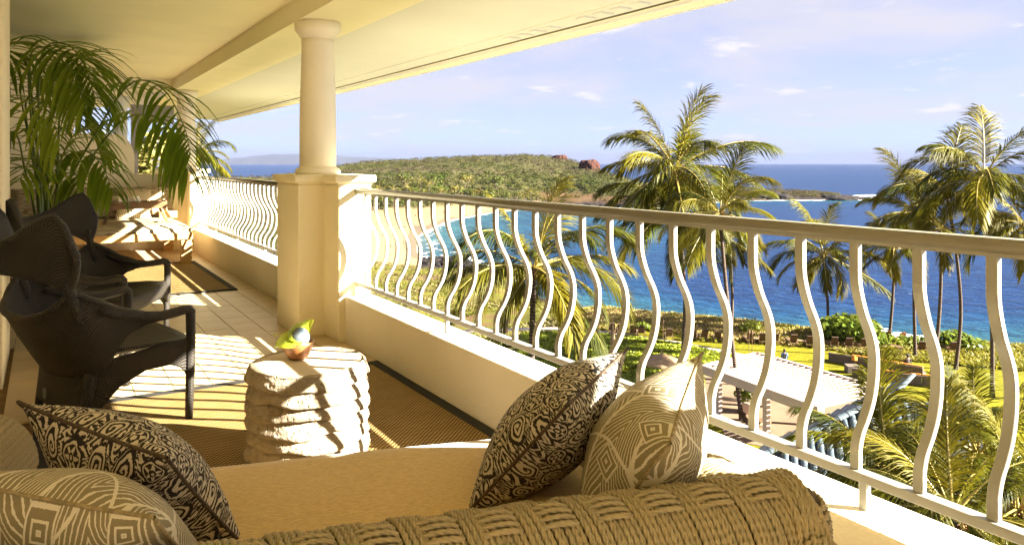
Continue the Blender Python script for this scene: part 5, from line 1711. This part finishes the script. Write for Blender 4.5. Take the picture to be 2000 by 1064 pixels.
g = G(); g.prism([(p.x, p.y) for p in pts], LAWN - .1, LAWN + .03); tag(g.obj('terrace', M['terrace']), kind='structure')

# blue glazed barrel-tile hip roof
m = Mat('blue_tile', 0.4, 0.4)
r = m.rand(); c = m.mix(r, (0.055, 0.08, 0.10), (0.11, 0.14, 0.155)); c = m.mix(m.noise(3, 4).smooth(.45, .7) * .5, c, (0.13, 0.14, 0.135)); m.color(c); M['bluetile'] = m.m
P2 = sv(1712, 788, 33.5); H1 = sv(1528, 876, 32.5)
roof = empty('tiled_roof', (P2.x, P2.y, LAWN), 0, 'blue barrel tiled hip roof below the railing, beside the low palm crowns', 'roof')
RO = Vector((P2.x, P2.y, LAWN))
hip = (H1 - P2)
def loc3(lat, dd, z): return RGT * lat + FWD * dd + Vector((0, 0, z))
downL = loc3(3.9, 6.1, -1.0).normalized(); downR = loc3(-0.55, -1.8, -0.80).normalized()
def tile_mesh(w_, L):
    g = G(); n = 7
    for zz, e in ((0, 0), (0, 1)):
        pass
    rows = []
    for (f, rs) in ((0.0, 1.0), (0.97, 1.1), (1.0, 1.1)):
        row = []
        for i in range(n):
            a = pi * i / (n - 1)
            row.append(Vector((f * L, cos(a) * w_ * .5 * rs, sin(a) * w_ * .42 * rs - (0.03 if f == 1.0 and False else 0))))
        rows.append(row)
    for r_ in rows: g.v += [tuple(v) for v in r_]
    for a in range(2):
        for i in range(n - 1): g.f.append((a * n + i, a * n + i + 1, (a + 1) * n + i + 1, (a + 1) * n + i))
    g.f.append(tuple(2 * n + i for i in range(n)))
    me = mesh('roof_tile', g.v, g.f); me.materials.append(M['bluetile']); me.polygons.foreach_set('use_smooth', [True] * len(me.polygons)); return me
def lay(down, across, origin, ncol, pitch_, nrow, rowL, starts, w_):
    me = tile_mesh(w_, rowL * 1.12)
    nn = across.cross(down).normalized()
    if nn.z < 0: nn = -nn
    yy = nn.cross(down)
    R = Matrix((down, yy, nn)).transposed().to_4x4()
    for c_ in range(ncol):
        p0 = origin + across * (c_ * pitch_)
        s0 = starts(c_)
        for r_ in range(nrow):
            if s0 < 0: pass
            o = bpy.data.objects.new('roof_tile', me); COL.objects.link(o); o.parent = roof
            o.matrix_local = Matrix.Translation(p0 + down * (s0 + r_ * rowL) - RO + nn * (0.02)) @ R
# right face: columns hang from the hip
hd = hip.normalized()
acr = hd - downR * hd.dot(downR); acr_len = acr.length; acr.normalize()
hl = hip.length
ncR = int(1.12 * hl * acr_len / .36)
lay(downR, acr, P2, ncR, .36, 6, .46, lambda c_: (c_ * .36) / acr_len * hd.dot(downR) + .12, .27)
acr2 = -acr
lay(downR, acr2, P2 + acr2 * .36, 3, .36, 5, .46, lambda c_: .05, .27)
# left face
acl = hd - downL * hd.dot(downL); acl_len = acl.length; acl.normalize()
HK = 1.75                       # the hip runs on out of sight below the railing
nL = int(HK * hl * acl_len / .46) + 2
lay(downL, acl, P2 - acl * .92, nL, .46, 9, .78, lambda c_: (c_ * .46 - .92) / acl_len * hd.dot(downL) + .12, .35)
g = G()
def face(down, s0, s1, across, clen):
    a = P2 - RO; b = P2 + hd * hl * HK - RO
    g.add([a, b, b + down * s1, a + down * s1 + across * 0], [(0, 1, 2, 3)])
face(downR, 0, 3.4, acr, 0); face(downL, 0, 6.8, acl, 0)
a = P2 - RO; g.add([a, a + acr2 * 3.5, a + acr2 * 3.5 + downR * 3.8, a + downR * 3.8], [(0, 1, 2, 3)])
g.obj('roof_deck', simple('roof_felt', (0.045, 0.055, 0.075), 0.9), roof)  # one even dark blue-grey under the tiles
capm = tile_mesh(.34, .56)
R = Matrix((hd, Vector((0, 0, 1)).cross(hd).normalized(), hd.cross(Vector((0, 0, 1)).cross(hd).normalized()))).transposed().to_4x4()
for k in range(int(HK * hl / .5) + 1):
    o = bpy.data.objects.new('hip_tile', capm); COL.objects.link(o); o.parent = roof
    o.matrix_local = Matrix.Translation(P2 + hd * (k * .5) + Vector((0, 0, .10)) - RO) @ R

# sun loungers in a row, backs to the hotel
FACE = atan2(FWD.y + .10, FWD.x + .25)
def lounger_proto(label):
    t = empty('sun_lounger', (0, 0, 0), 0, label, 'sun lounger', 'wooden sun loungers on the lawn')
    g = G()
    for s in (-1, 1):
        g.box(-.72, 1.25, s * .33 - .025, s * .33 + .025, .27, .34)
        for x_ in (-.62, 1.1): g.box(x_ - .03, x_ + .03, s * .33 - .03, s * .33 + .03, 0, .275)
        g.bar([(-.62, s * .36, .55), (-.05, s * .36, .53)], .03, .05, Vector((0, 0, 1)), Vector((0, 1, 0)))
        g.bar([(-.35, s * .36, .30), (-.35, s * .36, .55)], .04, .04)
    g.bar([(-.72, -.33, .30), (-.72, .33, .30)], .05, .05, Vector((1, 0, 0)), Vector((0, 0, 1)))
    g.obj('frame', M['teak_grey'], t)
    box_obj('seat_sling', M['sling'], (-.30, 1.24, -.30, .30, .345, .39), t)
    g = G(); mt = Matrix.Translation((-.30, 0, .36)) @ Matrix.Rotation(radians(-58), 4, 'Y')
    g.box(-.78, 0, -.31, .31, 0.0, .05, Matrix.Translation((-.30, 0, .36)) @ Matrix.Rotation(radians(58), 4, 'Y'))
    g.obj('backrest', M['sling'], t)
    g = G(); g.box(-.86, -.70, -.29, .29, -.03, .09, Matrix.Translation((-.30, 0, .36)) @ Matrix.Rotation(radians(58), 4, 'Y')); g.obj('headrest', simple('head_roll', (0.05, 0.025, 0.015), 0.8), t)
    return t
lp = lounger_proto('x')
LG = [(1195, 651, 'leftmost wooden sun lounger, half hidden by the palm frond'), (1212, 652, 'second wooden sun lounger from the left, paired with the leftmost'),
      (1237, 656, 'third wooden sun lounger from the left, beside the green bush'), (1252, 657, 'fourth wooden sun lounger from the left, paired beside the green bush'), (1306, 662, 'wooden sun lounger just left of the two tall palm trunks'),
      (1354, 664, 'wooden sun lounger partly behind the thick palm trunk'), (1374, 665, 'wooden sun lounger right of the thick palm trunk'), (1401, 667, 'wooden sun lounger left of the leaning trunk'),
      (1425, 668, 'wooden sun lounger right behind the leaning trunk'), (1463, 669, 'wooden sun lounger beside the torch pole'), (1489, 671, 'wooden sun lounger in front of the small grey bush'),
      (1512, 672, 'wooden sun lounger half behind a baluster, left of a single one'), (1547, 674, 'single wooden sun lounger above the person in blue'), (1581, 677, 'left one of the paired sun loungers left of the large shrub'),
      (1596, 677, 'right one of the paired sun loungers left of the large shrub'), (1627, 679, 'wooden sun lounger in front of the large shrub, left end'), (1656, 681, 'wooden sun lounger in front of the large shrub, with a small table'),
      (1684, 682, 'wooden sun lounger in front of the large shrub, right end'), (1797, 688, 'wooden sun lounger right of the straight trunk, left of its pair'), (1813, 688, 'wooden sun lounger right of the straight trunk, right of its pair'), (1856, 689, 'rightmost wooden sun lounger beside the curved trunk')]
for i, (px, py, lab) in enumerate(LG):
    o = lp if i == 0 else copy_tree(lp)
    o.location = on(px, py); o.rotation_euler = (0, 0, FACE + .10 * math.sin(i * 2.3)); o['label'] = lab; o.scale = (1.05,) * 3
# one lounger with its back lowered
fl = empty('flat_lounger', on(1750, 686), FACE, 'low wooden sun lounger laid flat, alone on the lawn', 'sun lounger')
g = G()
for s in (-1, 1):
    g.box(-1.0, 1.0, s * .34 - .03, s * .34 + .03, .27, .34)
    for x_ in (-.8, .8): g.box(x_ - .03, x_ + .03, s * .34 - .03, s * .34 + .03, 0, .27)
g.obj('frame', M['teak_grey'], fl); box_obj('sling', M['sling'], (-.98, .98, -.31, .31, .345, .40), fl)
g = G(); g.box(-.95, -.35, -.3, .3, .40, .60, Matrix.Rotation(0.0, 4, 'Y')); g.obj('cushion_roll', M['sling'], fl, bevel=.05)
st0 = None
for px, py, lab in ((1278, 659, 'small wooden side table right of the fourth lounger'), (1340, 664, 'small wooden side table left of the thick palm trunk'), (1564, 674, 'small wooden side table left of the paired loungers'), (1670, 681, 'small wooden side table between two loungers by the shrub'), (1733, 686, 'small wooden side table by the flat lounger'), (1478, 670, 'small wooden side table right of the torch')):
    if st0 is None:
        st0 = empty('side_table', (0, 0, 0), 0, lab, 'side table', 'small tables between the loungers')
        box_obj('table_top', M['teak_grey'], (-.27, .27, -.27, .27, .40, .44), st0)
        for a in (-1, 1):
            for b in (-1, 1): box_obj('leg', M['teak_grey'], (a * .22 - .02, a * .22 + .02, b * .22 - .02, b * .22 + .02, 0, .40), st0)
        o = st0
    else: o = copy_tree(st0); o['label'] = lab
    o.location = on(px, py); o.rotation_euler = (0, 0, FACE)
# two slatted garden chairs at the bank
ad = empty('garden_chair', (0, 0, 0), 0, 'x', 'garden chair', 'wooden garden chairs on the bank')
M['cedar'] = simple('red_cedar', (0.22, 0.085, 0.03), 0.7, 0.2, 3)
for k in range(5):
    g = G(); g.box(0, .03, -.30 + k * .122, -.30 + k * .122 + .108, .28, 1.12 - .05 * abs(k - 2), Matrix.Rotation(radians(-20), 4, 'Y') @ Matrix.Translation((-.15, 0, 0))); g.obj('back_slat', M['cedar'], ad)
for k in range(4): box_obj('seat_slat', M['cedar'], (-.18 + k * .15, -.05 + k * .15, -.28, .28, .30 + .02 * k, .325 + .02 * k), ad)
for s in (-1, 1):
    box_obj('arm', M['cedar'], (-.35, .45, s * .36 - .06, s * .36 + .06, .55, .575), ad)
    box_obj('leg', M['cedar'], (.34, .42, s * .33 - .02, s * .33 + .02, 0, .55), ad); box_obj('leg', M['cedar'], (-.30, -.22, s * .33 - .02, s * .33 + .02, 0, .55), ad)
for i, (px, py, lab) in enumerate(((1731, 667, 'left red wooden garden chair, beside the pale leaning trunk'), (1758, 669, 'right red wooden garden chair on the bare bank'))):
    o = ad if i == 0 else copy_tree(ad); o['label'] = lab; o.location = on(px, py); o.rotation_euler = (0, 0, FACE + .2 * i); o.scale = (1.15,) * 3
g = G(); pp = [on(x_, y_, LAWN) for x_, y_ in ((1705, 668), (1735, 661), (1768, 664), (1790, 672), (1768, 676), (1725, 674))]
g.prism([(p.x, p.y) for p in pp], LAWN - .05, LAWN + .025); tag(g.obj('bare_earth', simple('bare_earth', (0.22, 0.125, 0.055), 0.9, 0.25, 1.5)), kind='structure')

# long low outdoor sofas with orange cushions
def long_sofa(a, b, h, label, seats, dz=0.0):
    P, Q = on(*a), on(*b); d = Q - P; L = d.length; d.normalize()
    t = empty('garden_sofa', P, atan2(d.y, d.x), label, 'sofa', 'grey garden sofas on the lawn')
    n = max(2, int(L / 1.6)); w_ = L / n
    for k in range(n):
        box_obj('back_panel', M['wall_grey'], (k * w_ + .012, (k + 1) * w_ - .012, -.05, .12, 0.02, h), t, bevel=.01)
        box_obj('seat_box', M['wall_grey'], (k * w_ + .012, (k + 1) * w_ - .012, .121, .85, 0.02, .36), t, bevel=.01)
        if k in seats: box_obj('cushion', M['orange'], (k * w_ + .05, (k + 1) * w_ - .05, .10, .30, .40, h + .10), t, bevel=.03)
    return t
long_sofa((1618, 706), (1803, 738), .80, 'longer grey garden sofa with orange cushions, farther from the hotel', (1, 2, 3, 4, 5))
long_sofa((1664, 738), (1848, 760), .80, 'nearer grey garden sofa with orange cushions, behind the low palm crown', (1, 2, 3, 5))
box_obj('sofa_end', M['wall_grey'], (-.5, .5, -.5, .5, 0, .62), None, bevel=.02)
o = bpy.data.objects['sofa_end']; o.location = on(1664, 728); o.rotation_euler = (0, 0, FACE); tag(o, 'square grey garden stool at the left end of the nearer sofa', 'stool')
pil = empty('orange_pillow', on(1669, 719) + Vector((0, 0, .62)), FACE, 'pointed orange pillow on the grey garden stool', 'pillow')
g = G(); g.grid(lambda u, v: Vector(((v - .5) * .16 * sin(u * pi), (u - .5) * .5, .02 + .42 * abs(sin(v * pi)) * (1 - .3 * abs(2 * u - 1)))), 9, 9); g.obj('cover', M['orange'], pil, True)

# umbrellas
M['canvas'] = simple('taupe_canvas', (0.26, 0.17, 0.095), 0.85, 0.08, 4)
um = empty('open_umbrella', on(1293, 800), 0, 'open taupe umbrella over the green ground cover', 'umbrella')
b = on(1293, 758); um.location = b
g = G(); g.tube([(0, 0, 0), (0, 0, 2.75)], .03, 8); g.obj('pole', M['teak_grey'], um)
for k in range(8):
    a0, a1 = k / 8 * 2 * pi, (k + 1) / 8 * 2 * pi; g = G()
    g.add([(0, 0, 2.75), (cos(a0) * 1.0, sin(a0) * 1.0, 2.42), (cos(a0) * 1.75, sin(a0) * 1.75, 2.08), (cos(a1) * 1.75, sin(a1) * 1.75, 2.08), (cos(a1) * 1.0, sin(a1) * 1.0, 2.42), (cos(a0) * 1.75, sin(a0) * 1.75, 1.95), (cos(a1) * 1.75, sin(a1) * 1.75, 1.95)],
          [(0, 1, 4), (1, 2, 3, 4), (2, 5, 6, 3)])
    g.obj('canopy_panel', M['canvas'], um)
g = G(); g.lathe([(.05, 2.72), (.06, 2.8), (.03, 2.95), (.01, 2.98)], 10); g.obj('finial', M['teak_grey'], um)
cu = None
for px, py, lab in ((1125, 705, 'closed tan umbrella nearest the dark pillow corner'), (987, 664, 'closed tan umbrella left of the broad palm trunk'), (1197, 690, 'closed tan umbrella by the leftmost sun loungers')):
    if cu is None:
        cu = empty('closed_umbrella', (0, 0, 0), 0, lab, 'umbrella', 'closed umbrellas in the garden')
        g = G(); g.tube([(0, 0, 0), (0, 0, 2.6)], .03, 6); g.obj('pole', M['teak_grey'], cu)
        g = G(); g.grid(lambda u, v: Vector(((0.02 + (.30 - .20 * v) * (1 - .25 * abs(sin(u * 4 * pi))) * (1 - v ** 6)) * cos(u * 2 * pi), (0.02 + (.30 - .20 * v) * (1 - .25 * abs(sin(u * 4 * pi))) * (1 - v ** 6)) * sin(u * 2 * pi), .7 + 1.9 * v)), 24, 8, True); g.obj('canopy', M['canvas'], cu)
        o = cu
    else: o = copy_tree(cu); o['label'] = lab
    o.location = on(px, py)
tt = None
for px, py, lab in ((1302, 674, 'thin garden torch left of the tall trunks'), (1295, 669, 'second thin garden torch close to the first'), (1463, 694, 'garden torch in front of the shade roof corner'), (1469, 696, 'garden torch with a pointed hood by the shade roof')):
    if tt is None:
        tt = empty('garden_torch', (0, 0, 0), 0, lab, 'torch', 'thin garden torches')
        g = G(); g.tube([(0, 0, 0), (0, 0, 2.0)], .025, 6); g.obj('pole', M['sling'], tt)
        g = G(); g.lathe([(.03, 1.95), (.09, 2.0), (.11, 2.15), (.03, 2.38), (.005, 2.45)], 8); g.obj('lamp_head', M['sling'], tt)
        o = tt
    else: o = copy_tree(tt); o['label'] = lab
    o.location = on(px, py)
# terrace planter, and a chaise with a thrown towel
pl = empty('planter', on(1458, 806), 0, 'big pale planter with dark leaves under the shade roof', 'planter')
g = G(); g.lathe([(.40, 0), (.55, .1), (.66, .75), (.70, .85), (.60, .86), (.01, .80)], 20); g.obj('pot', M['plaster_pale'], pl, True)
g = G(); leaf_ball(g, (0, 0, 1.25), .85, .6, 260, .16, rnd); g.obj('foliage', M['shrubleaf'], pl)
c3 = copy_tree(lp); c3.location = on(1466, 838); c3.rotation_euler = (0, 0, FACE - 1.0); c3['label'] = 'wooden lounger under the shade roof with a cream towel thrown over it'; c3.scale = (1.15,) * 3
tw = G(); tw.grid(lambda u, v: Vector((-.55 + 1.1 * u, -.36 + .72 * v, .46 + .5 * max(0, .45 - u) + .02 * sin(u * 9) - (.18 if v in (0, 1) else 0))), 12, 8)
o = tw.obj('thrown_towel', M['towel'], None, True); o.location = c3.location; o.rotation_euler = c3.rotation_euler; tag(o, 'cream towel thrown over the lounger under the shade roof', 'towel')

# ------------------------------------------------------------------ people
def body_mesh(name, joints, edges, radii, mats):
    me = bpy.data.meshes.new(name); me.from_pydata(joints, edges, []); me.update()
    o = bpy.data.objects.new(name, me); COL.objects.link(o)
    sk = o.modifiers.new('skin', 'SKIN'); 
    for i, r_ in enumerate(radii): me.skin_vertices[0].data[i].radius = r_
    me.skin_vertices[0].data[0].use_root = True
    sb = o.modifiers.new('sub', 'SUBSURF'); sb.levels = 1; sb.render_levels = 1
    dg = bpy.context.evaluated_depsgraph_get(); ev = o.evaluated_get(dg)
    out = bpy.data.meshes.new_from_object(ev); bpy.data.objects.remove(o)
    out.materials.clear()
    for mm in mats: out.materials.append(mm)
    out.polygons.foreach_set('use_smooth', [True] * len(out.polygons))
    return out
ST = [(0, 0, .95), (0, 0, 1.15), (0, 0, 1.38), (0, 0, 1.50), (0, .01, 1.63), (0, .01, 1.72), (-.10, 0, .88), (-.11, .01, .48), (-.11, 0, .07), (-.12, .12, .03), (.10, 0, .88), (.12, -.02, .48), (.13, -.04, .07), (.14, .09, .03),
      (-.19, 0, 1.40), (-.25, -.02, 1.12), (-.24, .06, .88), (.19, 0, 1.40), (.26, -.02, 1.12), (.25, .06, .88)]
SE = [(0, 1), (1, 2), (2, 3), (3, 4), (4, 5), (0, 6), (6, 7), (7, 8), (8, 9), (0, 10), (10, 11), (11, 12), (12, 13), (2, 14), (14, 15), (15, 16), (2, 17), (17, 18), (18, 19)]
SR = [(.15, .11), (.13, .10), (.16, .10), (.055, .055), (.095, .11), (.06, .07), (.09, .09), (.06, .06), (.04, .04), (.035, .03), (.09, .09), (.06, .06), (.04, .04), (.035, .03), (.055, .055), (.04, .04), (.03, .03), (.055, .055), (.04, .04), (.03, .03)]
SIT = [(0, 0, .12), (0, -.05, .34), (0, -.08, .56), (0, -.07, .67), (0, -.04, .80), (0, -.04, .89), (-.10, .10, .12), (-.13, .50, .40), (-.13, .80, .06), (-.13, .92, .04), (.10, .10, .12), (.12, .52, .36), (.14, .86, .06), (.14, .98, .04),
       (-.19, -.08, .57), (-.25, .06, .34), (-.18, .30, .36), (.19, -.08, .57), (.27, -.16, .30), (.28, -.22, .05)]
LIE = [(0, 0, .10), (0, -.22, .11), (0, -.45, .12), (0, -.58, .12), (0, -.72, .14), (0, -.80, .14), (-.10, .06, .10), (-.12, .45, .12), (-.13, .86, .07), (-.14, .95, .12), (.10, .06, .10), (.12, .45, .26), (.13, .74, .06), (.14, .85, .05),
       (-.19, -.47, .12), (-.28, -.20, .06), (-.26, .05, .05), (.19, -.47, .12), (.28, -.2, .06), (.27, .05, .05)]
M['skin'] = simple('skin', (0.085, 0.04, 0.02), 0.6)
M['hair'] = simple('dark_hair', (0.012, 0.009, 0.008), 0.6)
POSE = {k: body_mesh('body', v, SE, SR, [M['skin']]) for k, v in (('standing', ST), ('sitting', SIT), ('lying', LIE))}
def clothes(z0, z1, r0, r1, mat, name, parent, loc=(0, 0), sx=1.25):
    g = G(); g.lathe([(r0, z0), (r0 * 1.02, (z0 + z1) / 2), (r1, z1)], 12)
    o = g.obj(name, mat, parent, True); o.scale = (sx, .85, 1); o.location = (loc[0], loc[1], 0); return o
CL = [('red', (0.12, 0.008, 0.008)), ('blue', (0.012, 0.025, 0.11)), ('white', (0.4, 0.39, 0.37)), ('black', (0.008, 0.008, 0.01)), ('pink', (0.18, 0.035, 0.05))]
CM = {n_: simple(n_ + '_swimwear', c_, .7) for n_, c_ in CL}
rr = random.Random(77)
def person(p, pose, cn, label, grp, rz, hat=None, scale=1.0):
    t = empty('person', p, rz, label, 'person', grp); t.scale = (scale,) * 3
    link('body', POSE[pose], None, t)
    J = {'standing': ST, 'sitting': SIT, 'lying': LIE}[pose]
    if pose != 'lying':
        clothes(J[0][2] - .12, J[0][2] + .10, .16, .145, CM[cn], 'swimwear', t, (0, J[0][1]))
    else:
        g = G(); g.box(-.17, .17, -.12, .14, .06, .205); g.obj('swimwear', CM[cn], t, bevel=.04)
    h = J[4]; g = G(); g.lathe([(.11, -.02), (.118, .05), (.09, .12), (.02, .15)], 10); o = g.obj('hair', M['hair'], t, True); o.location = (h[0], h[1] - .01, h[2])
    return t
BEACH = [(741, 442, 's'), (745, 438, 's'), (755, 446, 's'), (752, 452, 'l'), (762, 442, 's'), (766, 447, 'n'), (782, 447, 's'), (786, 446, 's'), (792, 446, 's'), (784, 449, 'l'), (735, 455, 'n'), (748, 462, 's'),
         (855, 424, 'n'), (866, 424, 'n'), (788, 480, 'n'), (768, 460, 'l'), (776, 463, 'l'), (735, 440, 'n'), (822, 418, 'n'), (762, 484, 's'), (812, 425, 's'), (880, 411, 'n'), (958, 410, 'n'), (905, 407, 's')]
for i, (px, py, k) in enumerate(BEACH):
    d = 27.9 * 1480 / (py - 320); p = site((px - 1000) / 1480 * d, d); p.z = ground_z(p)
    d = (1.3 - p.z) * 1480 / (py - 320); p = site((px - 1000) / 1480 * d, d); p.z = ground_z(p)
    pose = {'s': 'sitting', 'n': 'standing', 'l': 'lying'}[k]; cn = CL[i % 5][0]
    person(p, pose, cn, 'tiny beachgoer %s on the sand in %s swimwear' % (pose, cn), 'beachgoers %s in %s' % (pose, cn), rr.uniform(0, 6.28), None, 1.15)
# near people on the lawn
def dressed(p, pose, shirt, label, rz, hatc=None, pack=None):
    t = empty('person', p, rz, label, 'person')
    link('body', POSE[pose], None, t); J = {'standing': ST, 'sitting': SIT}[pose]
    sm_ = simple('shirt', shirt, .8)
    clothes(J[0][2] - .05, J[2][2] + .06, .175, .13, sm_, 'shirt', t, (0, (J[0][1] + J[2][1]) / 2)); 
    for s in (-1, 1):
        a, b = Vector(J[14 if s < 0 else 17]), Vector(J[15 if s < 0 else 18]); g = G(); g.tube([a, a.lerp(b, .85)], [.075, .065], 8); g.obj('sleeve', sm_, t, True)
    if pose == 'standing':
        for s in (-1, 1):
            a, b = Vector(J[6 if s < 0 else 10]), Vector(J[7 if s < 0 else 11]); g = G(); g.tube([a + Vector((0, 0, .06)), a.lerp(b, .9)], [.105, .095], 8); g.obj('trouser_leg', simple('dark_shorts', (0.03, 0.03, 0.04), .8), t, True)
    h = J[4]; g = G(); g.lathe([(.10, -.06), (.118, .04), (.09, .12), (.02, .15)], 12); o = g.obj('hair', M['hair'], t, True); o.location = (h[0], h[1] - .015, h[2])
    if hatc:
        g = G(); g.lathe([(.20, .07), (.205, .085), (.11, .10), (.10, .19), (.01, .205)], 16); o = g.obj('hat', simple('hat', hatc, .8), t, True); o.location = (h[0], h[1], h[2])
    if pack: box_obj('backpack', simple('backpack', pack, .8), (-.14, .14, -.26, -.10, 1.02, 1.42), t, bevel=.04)
    return t
dressed(on(1532, 722), 'standing', (0.10, 0.22, 0.42), 'person in a blue shirt with a backpack, walking on the lawn', FACE - pi / 2, None, (0.05, 0.04, 0.04))
dressed(on(1503, 722), 'standing', (0.05, 0.03, 0.04), 'person with long dark hair in dark clothes beside the shade roof', FACE - pi / 2)
pt = dressed(on(1772, 722) + Vector((0, 0, .36)), 'sitting', (0.03, 0.025, 0.03), 'person in a dark hat seated on the far garden sofa', FACE - pi / 2 + .4, (0.02, 0.015, 0.015))

# bright tree beyond the neighbour's balcony
rr = random.Random(31)
for k, (x_, y_, z_, r_) in enumerate(((2.35, 24, 0.6, 1.15), (1.2, 27, 0.0, 1.5))):
    t = empty('garden_tree', (x_, y_, LAWN), 0, ('yellow green leafy tree beyond the arch, right part of the opening', 'leafy tree farther left beyond the arch')[k], 'tree')
    g = G(); cl = []
    for q in range(10):
        leaf_ball(g, (rr.uniform(-1, 1) * r_ * .6, rr.uniform(-1, 1) * r_ * .6, z_ - LAWN + rr.uniform(-1.6, 1.6)), r_ * .5, r_ * .5, 110, .13, rr, cl, (0.15, 0.15, 0.03) if q % 2 else (0.22, 0.19, 0.05))
    me = mesh('crown', g.v, g.f); finish_cols(me, cl); link('crown', me, M['foliage'], t)
    g = G(); g.tube([(0, 0, 0), (.2, 0, 8), (0, .2, z_ - LAWN)], [.3, .22, .1], 8); g.obj('trunk', M['bark_dark'], t, True)

# ================================================================== THE AIR
g = G(); g.box(-34000, 34000, -900, 36000, SEA - 24, 420)
mh = bpy.data.materials.new('haze'); mh.use_nodes = True; t = mh.node_tree
for n_ in list(t.nodes): t.nodes.remove(n_)
out = t.nodes.new('ShaderNodeOutputMaterial'); pv = t.nodes.new('ShaderNodeVolumePrincipled')
pv.inputs['Color'].default_value = (0.125, 0.15, 0.25, 1); pv.inputs['Density'].default_value = 3.4e-5; pv.inputs['Anisotropy'].default_value = 0.0
t.links.new(pv.outputs[0], out.inputs['Volume'])
tag(g.obj('haze', mh), 'thin sea haze that veils the distant island', 'haze', None, 'stuff')
